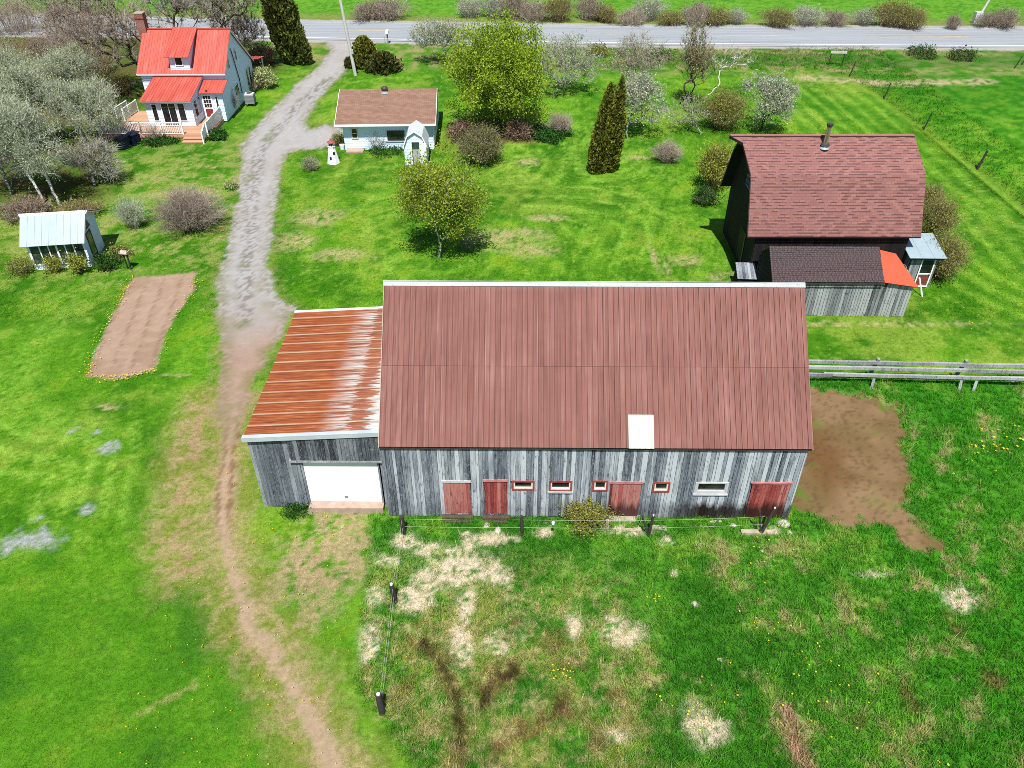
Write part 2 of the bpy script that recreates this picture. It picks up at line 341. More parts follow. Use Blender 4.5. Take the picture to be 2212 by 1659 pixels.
def planks(mb, o, u, n, z0, ztop, L, openings=(), wmin=.12, wmax=.24, th=.025, gap=.006, jit=.012, batten=0.0):
    """upright boards along u from o; ztop is a number or a function of the distance along u"""
    o, u, n = V3(o), V3(u).normalized(), V3(n).normalized(); s_ = 0.0
    zt = ztop if callable(ztop) else (lambda q: ztop)
    while s_ < L-.02:
        w_ = min(random.uniform(wmin, wmax), L-s_); w_ = L-s_ if L-s_-w_ < .06 else w_; mid = s_+w_/2; r = random.random(); off = random.uniform(0, jit)
        segs = [(z0+random.uniform(0, .05), None)]
        cuts = sorted((a, b) for s0, s1, a, b in openings if s0 < mid < s1)
        lo = z0+random.uniform(-.02, .04); parts = []
        for a, b in cuts:
            if a > lo+.03: parts.append((lo, a))
            lo = b
        parts.append((lo, None))
        for a, b in parts:
            e0, e1 = (b, b) if b is not None else (zt(s_+gap/2), zt(s_+w_-gap/2))
            if min(e0, e1) <= a+.02: continue
            p0 = o+u*(s_+gap/2)+n*off; p1 = o+u*(s_+w_-gap/2)+n*off
            mb.prism([p0+V3((0, 0, a)), p1+V3((0, 0, a)), p1+V3((0, 0, e1)), p0+V3((0, 0, e0))], n*th, r)
        s_ += w_
    return mb
def ribbed(mb, O, U, D, L, W_, pitch, rib_w, rib_h, th=.01, mi=0, uv0=(0, 0)):
    """ribbed sheet: O corner, U along the eave (length L), D down the slope (length W_); ribs run along D"""
    O, U, D = V3(O), V3(U).normalized(), V3(D).normalized(); N = U.cross(D); N = -N if N.z < 0 else N
    xs = [0.0]; hs = [0.0]; x = 0.0; ids = [0]
    k = 0
    while x < L-1e-6:
        for dx, h in ((rib_w*.25, rib_h), (rib_w*.75, rib_h), (rib_w, 0.0), (pitch, 0.0)):
            q = min(x+dx, L)
            if q > xs[-1]+1e-6: xs.append(q); hs.append(h); ids.append(k)
        x += pitch; k += 1
    rr = [random.random() for _ in range(k+2)]
    P = [O+U*a+N*h for a, h in zip(xs, hs)]; flip = U.cross(D).dot(N) < 0
    for i in range(len(P)-1):
        q = [P[i], P[i+1], P[i+1]+D*W_, P[i]+D*W_]; uv = [(uv0[0]+xs[i], uv0[1]), (uv0[0]+xs[i+1], uv0[1]), (uv0[0]+xs[i+1], uv0[1]+W_), (uv0[0]+xs[i], uv0[1]+W_)]
        if flip: q.reverse(); uv.reverse()
        mb.face(q, rr[ids[i+1]], mi, uv)
    a, b = O-N*th, O+U*L-N*th
    q = [b, a, a+D*W_, b+D*W_]
    mb.face(q if not flip else q[::-1], .5, mi, [(uv0[0], uv0[1])]*4)
    for p in (0, W_):                                                   # closed edges
        for i in range(len(P)-1): mb.face([P[i]+D*p, P[i+1]+D*p, O+U*xs[i+1]-N*th+D*p, O+U*xs[i]-N*th+D*p], .5, mi, [(xs[i], uv0[1]+p)]*4)
    for e in (0, -1): s0 = O+U*xs[e]-N*th; mb.face([P[e], P[e]+D*W_, s0+D*W_, s0], .5, mi, [(xs[e], uv0[1])]*4)
    return mb
def slab(mb, corners, th=.06, r=.5, mi=0, uv=None, mu=0):
    """roof sheet from four corners (eave-left, eave-right, top-right, top-left), thickness downwards"""
    P = [V3(p) for p in corners]; N = (P[1]-P[0]).cross(P[3]-P[0]).normalized()
    if N.z < 0: N = -N; 
    Q = [p-N*th for p in P]
    mb.face(P, r, mi, uv); mb.face(Q[::-1], r, mu)
    n_ = len(P)
    for i in range(n_): j = (i+1) % n_; mb.face([P[i], Q[i], Q[j], P[j]], r, mu)
def laps(mb, o, u, n, poly, step=.13, out=.018, base=.0):
    """clapboards over a convex wall outline poly [(s, z)...]"""
    o, u, n = V3(o), V3(u).normalized(), V3(n).normalized()
    def span(z):
        xs = []
        for i in range(len(poly)):
            (a, za), (b, zb) = poly[i], poly[(i+1) % len(poly)]
            if (za-z)*(zb-z) <= 0 and abs(za-zb) > 1e-9: xs.append(a+(b-a)*(z-za)/(zb-za))
        return (min(xs), max(xs)) if xs else None
    z0 = min(p[1] for p in poly); z1 = max(p[1] for p in poly); z = z0
    while z < z1-.005:
        t = min(z+step, z1-.001); a, b = span(z+.0005), span(t-.0005)
        if a and b:
            q = lambda s_, zz, k: o+u*s_+n*k+V3((0, 0, zz))
            mb.face([q(a[0], z, out), q(a[1], z, out), q(b[1], t, base+.002), q(b[0], t, base+.002)], random.random())
            mb.face([q(a[1], z, out), q(a[0], z, out), q(a[0], z, base), q(a[1], z, base)], .5)
        z = t
    return mb
def window(parent, o, u, n, s0, s1, z0, z1, frame, fw=.07, proud=.05, glass_=None, bars=(), name='window', rails=()):
    """frame (with glazing bars) as one part, its glass a sub-part"""
    o, u, n = V3(o), V3(u).normalized(), V3(n).normalized(); Z = V3((0, 0, 1)); f = MB()
    def bx(a, b, c_, d_, p0, p1): f.obox(o+u*a+Z*c_+n*p0, u*(b-a), n*(p1-p0), Z*(d_-c_))
    bx(s0, s1, z1-fw, z1, 0, proud); bx(s0, s1, z0, z0+fw, 0, proud+.012); bx(s0, s0+fw, z0+fw, z1-fw, 0, proud); bx(s1-fw, s1, z0+fw, z1-fw, 0, proud)
    for b in bars: q = s0+(s1-s0)*b; bx(q-.02, q+.02, z0+fw, z1-fw, .0, proud-.012)
    for b in rails: q = z0+(z1-z0)*b; bx(s0+fw, s1-fw, q-.02, q+.02, .0, proud-.016)
    w_ = f.build(name, frame, parent); g_ = MB()
    g_.obox(o+u*(s0+fw)+Z*(z0+fw)+n*.004, u*(s1-s0-2*fw), n*.02, Z*(z1-z0-2*fw)); g_.build('pane', glass_ or M['glass'], w_)
    return w_
# ------------------------------------------------------------------ ground
def vnoise(x, y, seed=0):
    xi = np.floor(x).astype(np.int64); yi = np.floor(y).astype(np.int64); fx = x-xi; fy = y-yi
    fx = fx*fx*(3-2*fx); fy = fy*fy*(3-2*fy)
    def h(a, b):
        n = (a*374761393+b*668265263+seed*1442695041) & 0xFFFFFFFF
        n = ((n ^ (n >> 13))*1274126177) & 0xFFFFFFFF; n = n ^ (n >> 16); return (n & 0xFFFF)/65535.0
    a, b, c, d_ = h(xi, yi), h(xi+1, yi), h(xi, yi+1), h(xi+1, yi+1)
    return (a*(1-fx)+b*fx)*(1-fy)+(c*(1-fx)+d_*fx)*fy
def fbm(x, y, sc, o=4, seed=0, g=.55):
    t = 0; a = 1; n = 0; ca, sa = .8, .6
    for i in range(o):
        t = t+a*vnoise(x*sc+17.3*i, y*sc-9.1*i, seed+i); n += a; a *= g; sc *= 2.03; x, y = ca*x-sa*y, sa*x+ca*y
    return t/n
def sst(a, b, t): t = np.clip((t-a)/(b-a), 0, 1); return t*t*(3-2*t)
def d_line(P, x, y):
    D = np.full(x.shape, 1e9)
    for (ax, ay), (bx, by) in zip(P[:-1], P[1:]):
        vx, vy = bx-ax, by-ay; t = np.clip(((x-ax)*vx+(y-ay)*vy)/(vx*vx+vy*vy+1e-12), 0, 1)
        D = np.minimum(D, np.hypot(x-ax-t*vx, y-ay-t*vy))
    return D
def sd_poly(P, x, y):
    D = d_line(list(P)+[P[0]], x, y); ins = np.zeros(x.shape, bool)
    for (ax, ay), (bx, by) in zip(P, list(P[1:])+[P[0]]):
        c = (ay > y) != (by > y); ins ^= c & (x < (bx-ax)*(y-ay)/((by-ay) if by != ay else 1e-9)+ax)
    return np.where(ins, -D, D)
def px3(pts): return [at(a*2212/3072, b*2212/3072) for a, b in pts]
ROAD_N = px3([(-60, 96), (0, 98), (400, 102), (761, 109), (900, 113), (1240, 119), (1640, 126), (2000, 131), (3072, 138), (3200, 138.5)])
ROAD_F = px3([(-60, 46), (0, 48), (400, 56), (900, 67), (1640, 77), (2000, 82), (3072, 87), (3200, 87.4)])
def ext(P, L=300):
    (a, b), (c, d_) = P[0], P[1]; l = math.hypot(a-c, b-d_); (e, f), (g_, h) = P[-1], P[-2]; m_ = math.hypot(e-g_, f-h)
    return [(a+(a-c)/l*L, b+(b-d_)/l*L*.5)]+P+[(e+(e-g_)/m_*L, f+(f-h)/m_*L)]
ROAD_N, ROAD_F = ext(ROAD_N), ext(ROAD_F)
def yline(P, x): return np.interp(x, [p[0] for p in P], [p[1] for p in P])
DRIVE = ats([(700, 90), (716, 108), (692, 140), (640, 184), (597, 226), (556, 272), (522, 316), (526, 345), (520, 400), (508, 450), (497, 500), (482, 560), (472, 610), (470, 660), (476, 720), (480, 790), (474, 838), (470, 900), (485, 965), (506, 960), (530, 880), (556, 815), (600, 735), (636, 668), (606, 655), (585, 620), (578, 570), (583, 510), (592, 450), (598, 410), (608, 365), (618, 335), (640, 325), (700, 318), (735, 310), (738, 280), (700, 268), (668, 283), (657, 262), (672, 235), (700, 200), (735, 164), (752, 140), (768, 112), (805, 90)])
BED = ats([(285, 600), (424, 588), (415, 630), (372, 690), (330, 800), (262, 818), (190, 815), (203, 770), (240, 690), (268, 640)])
TRACK = ats([(512, 850), (500, 930), (490, 1000), (481, 1080), (483, 1130), (497, 1190), (520, 1270), (540, 1350), (585, 1400), (615, 1440), (650, 1510), (690, 1590), (735, 1670), (770, 1740)])
TRACK2 = ats([(450, 860), (425, 940), (408, 1010), (398, 1080), (385, 1150), (400, 1230)])
PAST = ats([(800, 1112), (792, 1250), (776, 1400), (772, 1490), (820, 1549), (882, 1659), (930, 1800), (2700, 1800), (2600, 805), (1738, 822), (1738, 1100), (1690, 1122), (850, 1115)])
MUD = ats([(1738, 846), (1800, 850), (1870, 858), (1940, 880), (1945, 910), (1930, 960), (1945, 1000), (1962, 1050), (1945, 1095), (1990, 1150), (2018, 1195), (1980, 1190), (1925, 1140), (1870, 1118), (1815, 1130), (1760, 1105), (1700, 1100)])
FENCE_R = ats([(1700, 118), (1834, 166), (1909, 213), (1996, 279), (2112, 365), (2240, 470), (2330, 560)])
HAY = FENCE_R + ats([(2800, 560), (2800, 100), (1700, 100)])
THICKET = ats([(-300, 60), (300, 60), (560, 120), (610, 150), (560, 170), (330, 160), (300, 205), (290, 255), (215, 330), (232, 420), (180, 460), (-300, 470)])
def blobs(lst): return [(at(a, b), r1, r2) for a, b, r1, r2 in lst]
STRAW = blobs([(990, 1232, 1.5, .8), (930, 1250, .8, .6), (900, 1297, .7, .55), (1060, 1240, .8, .6), (1010, 1310, .45, .9), (1000, 1385, .5, 1.1), (1350, 1378, .75, .5), (1330, 1345, .35, .45), (812, 1283, .35, .5), (780, 1395, .4, .9), (2072, 1293, .75, .5), (1898, 1240, .8, .14), (840, 1212, .6, .35), (1515, 1565, .6, .8), (930, 1190, 1.2, .3), (1050, 1165, 1.0, .35), (870, 1170, .5, .5), (1500, 1304, .16, .18), (1455, 1240, .16, .12), (1175, 1150, .4, .3), (1520, 1180, .25, .2), (1440, 1175, .3, .25), (1360, 1150, .9, .25), (1640, 1150, .8, .12), (1340, 1590, .5, .35), (1085, 1395, .6, .5), (2075, 1310, .5, .3), (1240, 1358, .3, .6), (1010, 1180, .3, .4)])
BROWN = blobs([(1110, 1340, .25, .3), (1245, 1365, .35, .5), (1200, 1400, .5, .7), (1050, 1480, .6, .4), (1105, 1455, .5, .35), (1215, 1530, .4, .4), (1150, 1575, .6, .3), (1330, 1500, .5, .4), (880, 1480, .3, .9), (1080, 1620, .5, .6), (1230, 1540, .6, .35), (1300, 1600, .5, .4), (1240, 1440, .5, .5), (2140, 1470, .4, .4), (2060, 1350, .25, .7), (1960, 1510, .25, .8), (1840, 1560, .4, .3)])
RUTS = [ats(p) for p in ([(895, 1370), (915, 1400), (955, 1430), (985, 1500), (990, 1570), (1000, 1640)], [(1105, 1440), (1060, 1480), (1035, 1520)], [(1222, 1520), (1180, 1555), (1120, 1590), (1080, 1610)])]
PATH_R = ats([(1690, 1530), (1715, 1560), (1712, 1600), (1745, 1670), (1780, 1740)])
ASH = blobs([(232, 968, .42, .38), (190, 1103, .34, .28), (75, 1166, 1.0, .62), (22, 1180, .4, .5), (80, 1120, .3, .12), (155, 930, .25, .15), (205, 935, .2, .12)])
PALE_LAWN = blobs([(1090, 515, 3.2, 1.6), (1180, 470, 1.6, .6), (1140, 540, 1.6, 1.2), (690, 470, 2.0, 1.6), (640, 520, 1.3, 1.4), (740, 550, 2.0, .9), (1000, 460, 1.2, .5), (420, 415, 2.0, .7), (360, 420, 1.8, .7), (445, 360, 1.0, .35), (1480, 560, 1.1, .8), (1412, 555, .25, 1.8), (1440, 580, .2, 1.2), (1570, 597, 1.2, .5), (1140, 350, 1.0, .8), (1385, 340, 1.4, .7), (240, 878, .9, .25), (1900, 700, 6.5, .25), (380, 810, .8, .2), (870, 1040+100, .5, .5), (720, 1150, .8, .7), (640, 1230, .7, 1.2), (740, 1270, .5, 1.6), (690, 1310, .4, 1.2)])
OBST = [ats(p) for p in ([(1260, 372), (1335, 365), (1335, 350), (1270, 350)], [(1000, 300), (1240, 290), (1235, 250), (1030, 270)], [(930, 560), (975, 555), (960, 535)], [(1520, 590), (1620, 640), (1980, 690), (2080, 600), (2000, 440), (1560, 430)], [(720, 340), (950, 330), (960, 270), (720, 270)])]
b6 = lambda pts: ats([(a*.3255, 648+b*.3255) for a, b in pts])
z3 = lambda pts: ats([(648+a*.358, b*.358) for a, b in pts])
LT_, DK_ = (166, 208, 96), (44, 112, 14)
LINES = [(b6(p), .34, .85, LT_) for p in ([(900, 820), (905, 1000), (880, 1150), (830, 1350), (815, 1480)], [(745, 1060), (720, 1200), (690, 1330), (665, 1450)], [(600, 1100), (560, 1250), (530, 1370), (520, 1440)], [(340, 1180), (290, 1270), (260, 1380), (230, 1450)], [(-60, 810), (0, 830), (120, 890), (220, 920), (400, 925), (530, 905), (600, 930), (640, 1000), (600, 1100)], [(-60, 950), (0, 980), (100, 1020), (250, 1050), (430, 1060), (490, 1110), (470, 1220), (420, 1400)], [(-60, 1120), (0, 1140), (150, 1160), (280, 1150), (340, 1180)])]
LINES += [(b6([(480, 100), (300, 240), (150, 430), (110, 620), (190, 770), (380, 860), (600, 860)]), 1.5, .40, (150, 196, 96)), (b6([(800, 60), (700, 200), (640, 330)]), .5, .4, DK_), (b6([(430, 250), (345, 450), (330, 620), (450, 690), (560, 660)]), .8, .40, DK_), (b6([(960, 880), (935, 1100), (905, 1300), (890, 1480)]), .55, .6, DK_), (b6([(1060, 660), (1040, 900), (1010, 1100)]), .5, .5, DK_), (b6([(660, 1120), (620, 1300), (600, 1430)]), .4, .5, DK_), (b6([(0, 900), (150, 960), (400, 990)]), .4, .5, DK_)]
LINES += [(z3(p), w_, .75, LT_) for p, w_ in (([(1130, 1060), (1260, 1010), (1300, 950), (1240, 900), (1150, 930)], .35), ([(1150, 1090), (1330, 1060), (1410, 980), (1360, 900), (1250, 860)], .35), ([(1240, 1110), (1420, 1080), (1500, 980), (1440, 890)], .3), ([(1520, 1110), (1590, 1020), (1640, 900)], .5), ([(1660, 930), (1690, 1030), (1780, 1080)], .5), ([(1640, 760), (1720, 770), (1750, 810), (1700, 870), (1560, 900)], .3), ([(1640, 800), (1690, 815), (1660, 850), (1500, 890)], .25), ([(1930, 990), (2010, 930), (2110, 890)], .4), ([(1950, 1040), (2060, 960)], .35), ([(1990, 1060), (2120, 1010), (2212, 1010)], .4), ([(1400, 1180), (1700, 1190), (1950, 1240), (2080, 1330), (2110, 1440), (2060, 1530), (1900, 1590)], .3), ([(1350, 1240), (1650, 1250), (1850, 1300), (1960, 1400), (1930, 1490), (1780, 1560)], .25), ([(1500, 1300), (1750, 1360), (1790, 1450), (1650, 1520)], .25), ([(1300, 1130), (1750, 1130), (2050, 1190), (2200, 1310)], .3), ([(330, 1280), (430, 1200), (560, 1180)], .5), ([(380, 1420), (440, 1330), (560, 1290)], .4), ([(520, 1650), (560, 1560), (600, 1540)], .5), ([(40, 1650), (50, 1500), (30, 1400)], .5), ([(640, 420), (760, 400), (860, 400)], .4), ([(300, 500), (500, 470), (650, 470)], .4), ([(230, 1060), (420, 1010), (600, 1000)], .4))]
LINES += [(z3(p), .7, .55, DK_) for p in ([(1150, 1140), (1400, 1150), (1700, 1150)], [(1350, 1210), (1700, 1220), (1900, 1270), (2030, 1370), (2050, 1470)], [(1450, 1290), (1700, 1310), (1860, 1400), (1840, 1490)], [(1500, 980), (1540, 900)], [(100, 1100), (300, 1080), (550, 1090)], [(60, 1200), (300, 1160), (560, 1130)])]
def blobmask(x, y, B, n, soft=.55):
    m_ = np.zeros(x.shape)
    for (cx, cy), a, b in B:
        q = np.hypot((x-cx)/a, (y-cy)/b); m_ = np.maximum(m_, sst(1.25, .45, q+(n-.5)*soft*2.4))
    return m_
def mixc(c, t, k): return c*(1-t[:, None])+np.asarray(k)[None, :]*t[:, None]
def P_(r, g, b):
    a = np.array(alb(r, g, b, 1.95)); return a*np.array([.94, 1.02, .60]) if g > r*1.12 and g > b*1.3 else a
def ground(x, y):
    n1 = fbm(x, y, .28, 4, 3); n2 = fbm(x, y, 1.1, 4, 9); n3 = fbm(x, y, 3.4, 3, 21); n4 = fbm(x, y, .09, 3, 33); nd = fbm(x, y, 7.5, 2, 51)
    wx = x+(fbm(x, y, .8, 3, 41)-.5)*1.1; wy = y+(fbm(x, y, .8, 3, 47)-.5)*1.1
    lx = x+(n2-.5)*.5; ly = y+(n3-.5)*.5
    # mown lawn and its mower passes
    t = sst(.28, .72, n1*.55+n2*.45)
    c = P_(66, 128, 18)[None]*(1-t[:, None])+P_(116, 172, 44)[None]*t[:, None]
    sd = np.full(x.shape, 1e9)
    for o in OBST: sd = np.minimum(sd, sd_poly(o, x, y))
    sdb = sd_poly(BED, x, y); left = sst(-6, -9, x+.10*(y-20)); sdl = sd
    ph = sdl/1.28+(n1-.5)*.7+(n4-.5)*1.6
    st = .5+.5*np.sin(2*PI*ph); st2 = .5+.5*np.sin(2*PI*ph*2.7+1.3)
    amp = sst(.40, .68, fbm(x, y, .12, 3, 77))*np.where(sdl < 14, 1, .5)*np.where(y < 80, 1, .25)*(1-left)*.75
    c = mixc(c, sst(.45, 1.0, st)*amp*sst(.3, .7, n2)*.62, P_(150, 196, 80)); c = mixc(c, sst(.60, .05, st)*amp*sst(.75, .35, n2)*.42, P_(52, 116, 16))
    c = mixc(c, sst(.72, 1.0, st2)*amp*.30*n3*2, P_(172, 200, 110))
    c = mixc(c, sst(.60, .80, n1)*.5*sst(.45, .6, n2), P_(150, 172, 52))
    yl = sst(.50, .66, fbm(x, y, .16, 4, 61)*.6+n2*.4)*sst(14, 24, y)*.6; c = mixc(c, yl, P_(156, 178, 84)); c = mixc(c, sst(.60, .72, n3*.6+nd*.4)*.45, P_(164, 190, 96)); c = mixc(c, sst(.42, .30, n3*.6+nd*.4)*.4, P_(48, 104, 12))
    wl = sst(-16, -19, x)*sst(36, 44, y)*sst(66, 60, y); c = mixc(c, wl*sst(.42, .58, n2*.6+n3*.4)*.6, P_(160, 172, 90)); c = mixc(c, wl*sst(.54, .66, n1*.5+n3*.5)*.5, P_(186, 172, 122))
    for L_, wd_, k_, col_ in LINES:
        q = d_line(L_, x+(n3-.5)*.14, y+(n3-.5)*.2); c = mixc(c, sst(wd_*1.1, wd_*.3, q)*k_*.55*sst(.25, .6, n3*.5+nd*.5), P_(*col_))
    # worn pale patches
    c = mixc(c, blobmask(lx, ly, PALE_LAWN, n2*.6+n3*.4, .75)*sst(.30, .62, n3*.6+nd*.4)*.85, P_(196, 186, 128))
    low = sst(21, 16, y)*sst(-4.6, -6.4, x)
    c = mixc(c, low*.65, P_(92, 150, 38)); c = mixc(c, low*sst(.54, .72, n1*.5+n2*.5)*.7, P_(120, 156, 50)); c = mixc(c, low*sst(.50, .34, n1)*.6, P_(58, 116, 38))
    # hay field on the right, verge, far field
    h = sst(.6, -.6, sd_poly(HAY, lx, ly)); hb = P_(74, 150, 24)*1.0
    n6 = sst(.36, .62, n2*.4+n3*.6)*.7+.3*n1; hc = P_(46, 122, 10)[None]*(1-n6[:, None])+P_(112, 178, 48)[None]*n6[:, None]; hc = mixc(hc, sst(.52, .7, n2)*.5, P_(150, 182, 72)); hc = mixc(hc, sst(62, 76, y)*.5, P_(36, 118, 12))
    c = c*(1-h[:, None])+hc*h[:, None]
    fl = d_line(FENCE_R, lx, ly); c = mixc(c, sst(1.3, .2, fl+(n3-.5))*.4, P_(120, 140, 58))
    # diagonal mower passes along that fence
    df = d_line(FENCE_R, x, y); s3 = .5+.5*np.sin(2*PI*df/1.5+1.2*(n1-.5)); dz = sst(12, 9, df)*(1-h)*sst(24, 30, y)*sst(82, 72, y)*sst(12, 16, x)
    c = mixc(c, sst(.5, 1, s3)*dz*.5*(.4+.6*n2), P_(158, 202, 84)); c = mixc(c, sst(.5, .0, s3)*dz*.45, P_(60, 132, 14))
    tan = sst(1.5, .2, np.abs(d_line(ats([(1740, 168), (1800, 172), (1930, 180), (2130, 176)]), x, y)+(n2-.5)*1.6))
    c = mixc(c, tan*sst(.3, .55, n3)*.9, P_(206, 190, 142))
    yn = yline(ROAD_N, x); yf = yline(ROAD_F, x)
    vg = sst(yn-13, yn-9, y+(n1-.5)*5)*sst(-100, -60, x); vt = vg*sst(.36, .62, n2)
    c = mixc(c, vg*.5, P_(98, 150, 46)); c = mixc(c, vt*.75, P_(176, 164, 110)); c = mixc(c, vg*sst(.55, .7, n1)*.6, P_(50, 116, 22))
    hv = sst(10, 16, x)*vg*sst(yn-9, yn-8, y)*sst(yn-3.2, yn-4.5, y); c = mixc(c, hv*.55, P_(44, 116, 20))
    far = sst(yf+.5, yf+2.5, y+(n2-.5)*2); n5 = sst(.34, .62, n2*.35+n3*.65)*.75+.25*n1; fc = P_(72, 140, 26)[None]*(1-n5[:, None])+P_(124, 180, 66)[None]*n5[:, None]
    c = c*(1-far[:, None])+fc*far[:, None]
    c = mixc(c, far*sst(yf+6, yf+2, y+(n2-.5)*4)*.75, P_(150, 150, 84))
    # leaf litter under the thicket by the house
    th = sst(1.5, -1.5, sd_poly(THICKET, lx, ly)); c = mixc(c, th*.85, P_(98, 96, 48)); c = mixc(c, th*sst(.45, .65, n2)*.7, P_(74, 122, 30)); c = mixc(c, th*sst(.5, .7, n1)*.6, P_(120, 92, 60))
    for bx, by, r in ((*at(1010, 290), 2.2), (*at(1120, 292), 2.0), (*at(1080, 270), 2.5)):
        c = mixc(c, sst(1.15, .7, np.hypot((x-bx)/r, (y-by)/(r*1.1))+(n2-.5)*.8)*.85, P_(112, 82, 62))
    hgt = np.full(x.shape, .06)
    # pasture
    pp = sst(.25, -.25, sd_poly(PAST, lx, ly))
    t2 = sst(.30, .70, n1*.5+n2*.5); pc = P_(58, 126, 36)[None]*(1-t2[:, None])+P_(100, 164, 58)[None]*t2[:, None]
    rgt = sst(12, 15, x); pc = mixc(pc, rgt*.45, P_(60, 148, 26)); pc = mixc(pc, sst(.58, .74, n2)*.55, P_(140, 176, 78))
    mid = sst(6.2, 3.0, x)*sst(22, 12, y); wild = sst(20.5, 17, y)*sst(5.5, 2.5, x)
    pc = mixc(pc, wild*sst(.42, .60, n2*.5+nd*.5)*.62, P_(160, 158, 84)); pc = mixc(pc, wild*sst(.50, .64, n3*.5+nd*.5)*.6, P_(196, 184, 130)); pc = mixc(pc, sst(.53, .66, n2*.5+n3*.5)*sst(.42, .6, fbm(x, y, .2, 3, 91))*.75, P_(186, 172, 120))
    pc = mixc(pc, blobmask(lx, ly, BROWN, n2*.4+n3*.6, 1.1)*sst(.32, .58, nd*.5+n3*.5)*.75, P_(134, 106, 70))
    stw = blobmask(lx, ly, STRAW, n2*.45+n3*.55, 1.0); pc = mixc(pc, stw*sst(.28, .50, nd*.5+n3*.5)*.95, P_(232, 218, 186))
    for r in RUTS:
        q = d_line(r, lx, ly); pc = mixc(pc, sst(.36, .1, q+(n3-.5)*.8)*.6, P_(142, 116, 76)); pc = mixc(pc, sst(.15, .03, q+(n3-.5)*.3+(n2-.5)*.4)*.75, P_(64, 48, 30))
    q = d_line(PATH_R, lx, ly); pc = mixc(pc, sst(.46, .12, q+(n2-.5)*.7+(n3-.5)*.3)*sst(.25, .5, n3*.5+nd*.5), P_(186, 152, 122))
    ww = sst(.3, .0, sd_poly(MUD, x+(n2-.5)*1.6, y+(n3-.5)*1.3)); mud = ww
    c = c*(1-pp[:, None])+pc*pp[:, None]; hgt = np.where(pp > .5, .17+.12*n2, hgt); hgt = hgt*(1-.5*stw*pp)
    mc = P_(146, 116, 82)[None]*(1-n2[:, None])+P_(176, 146, 110)[None]*n2[:, None]; mc = mixc(mc, sst(.45, .62, n1)*.6, P_(122, 104, 60)); mc = mixc(mc, sst(1.6, .2, np.hypot((x-at(1775, 985)[0])/1.0, (y-at(1775, 985)[1])/1.9)+(n2-.5))*.7, P_(124, 84, 46))
    mc = mixc(mc, sst(.58, .72, nd)*.5, P_(96, 72, 48)); mc = mixc(mc, sst(.62, .72, n2)*sst(-1.5, -.2, sd_poly(MUD, x, y))*.8, P_(104, 140, 50))
    c = c*(1-mud[:, None])+mc*mud[:, None]; hgt = hgt*(1-mud)
    # tracks left of the barn
    a = d_line(TRACK, lx, ly); b = d_line(TRACK2, lx, ly); dry = sst(2.0, .3, np.minimum(a, b)+(n2-.5)*1.8)*sst(31.5, 29.5, y)*(1-pp)
    c = mixc(c, dry*.62, P_(158, 156, 74)); c = mixc(c, dry*sst(.42, .60, n2*.5+n3*.5)*.72, P_(190, 166, 124))
    yard = sst(1.25, .6, np.hypot((x-at(720, 1180)[0])/2.1, (y-at(720, 1180)[1])/2.3)+(n2-.5)*.9)*(1-pp); c = mixc(c, yard*sst(.32, .55, n3)*.8, P_(190, 168, 128))
    s5 = sst(1.0, .4, np.hypot((x-at(640, 1290)[0])/2.0, (y-at(640, 1290)[1])/2.6)+(n2-.5)*.8)*(1-pp); c = mixc(c, s5*sst(.4, .58, n3)*.6, P_(184, 166, 120))
    rut = sst(.46, .12, a+(n2-.5)*.7+(n3-.5)*.3)*sst(.34, .56, n2*.6+n3*.4+.12*sst(18.5, 21, y)+.10*sst(15, 12, y))*.85; c = mixc(c, rut, P_(202, 174, 146)); c = mixc(c, sst(.12, .03, np.abs(a-.2)+(n3-.5)*.12)*sst(20, 22, y)*.7, P_(138, 98, 70))
    c = mixc(c, sst(.4, .15, b+(n2-.5)*.6)*sst(.45, .6, n3)*.5, P_(186, 150, 116))
    hgt = hgt*(1-rut)*(1-.5*dry)
    # gravel drive, turning to pink earth by the shed
    sdv = sd_poly(DRIVE, x+(n2-.5)*.75, y+(n3-.5)*.75); dv = sst(.18, -.12, sdv)*sst(23.5, 29.5, y+(n2-.5)*6+(n3-.5)*3)
    pink = sst(39, 33.0, y+(n1-.5)*5)
    gc = P_(190, 188, 186)[None]*(1-n3[:, None])+P_(208, 206, 204)[None]*n3[:, None]; pk = P_(190, 158, 142)[None]*(1-n2[:, None])+P_(208, 178, 160)[None]*n2[:, None]
    gc = gc*(1-pink[:, None])+pk*pink[:, None]; gc = mixc(gc, sst(.52, .64, n1*.6+nd*.4)*.30, P_(172, 154, 140))
    mdl = sst(.8, .2, d_line(ats([(715, 165), (640, 230), (560, 330), (545, 420), (540, 520), (530, 600), (530, 700)]), lx, ly)); gc = mixc(gc, mdl*sst(.5, .62, nd)*.6, P_(112, 102, 92)); gc = mixc(gc, mdl*sst(.62, .72, n2)*.5, P_(120, 132, 66))
    gc = mixc(gc, sst(-.9, -.1, sdv)*sst(.42, .58, nd)*.65, P_(140, 136, 100))
    gc = mixc(gc, sst(-1.4, -.2, sdv)*sst(.44, .62, n2)*.5*sst(44, 38, y), P_(140, 136, 78))
    edge = sst(1.0, .0, sdv)*(1-dv); c = mixc(c, edge*sst(.4, .6, n3)*.55, P_(160, 148, 96))
    c = c*(1-dv[:, None])+gc*dv[:, None]; hgt = hgt*(1-dv)
    # dug bed
    bd = sst(.10, -.06, sd_poly(BED, x+(n2-.5)*.4, y+(n3-.5)*.4)); ang = math.atan2(BED[0][1]-BED[6][1], BED[0][0]-BED[6][0])
    cr = -math.sin(ang)*x+math.cos(ang)*y; rw = .5+.5*np.sin(cr*2*PI/.95)
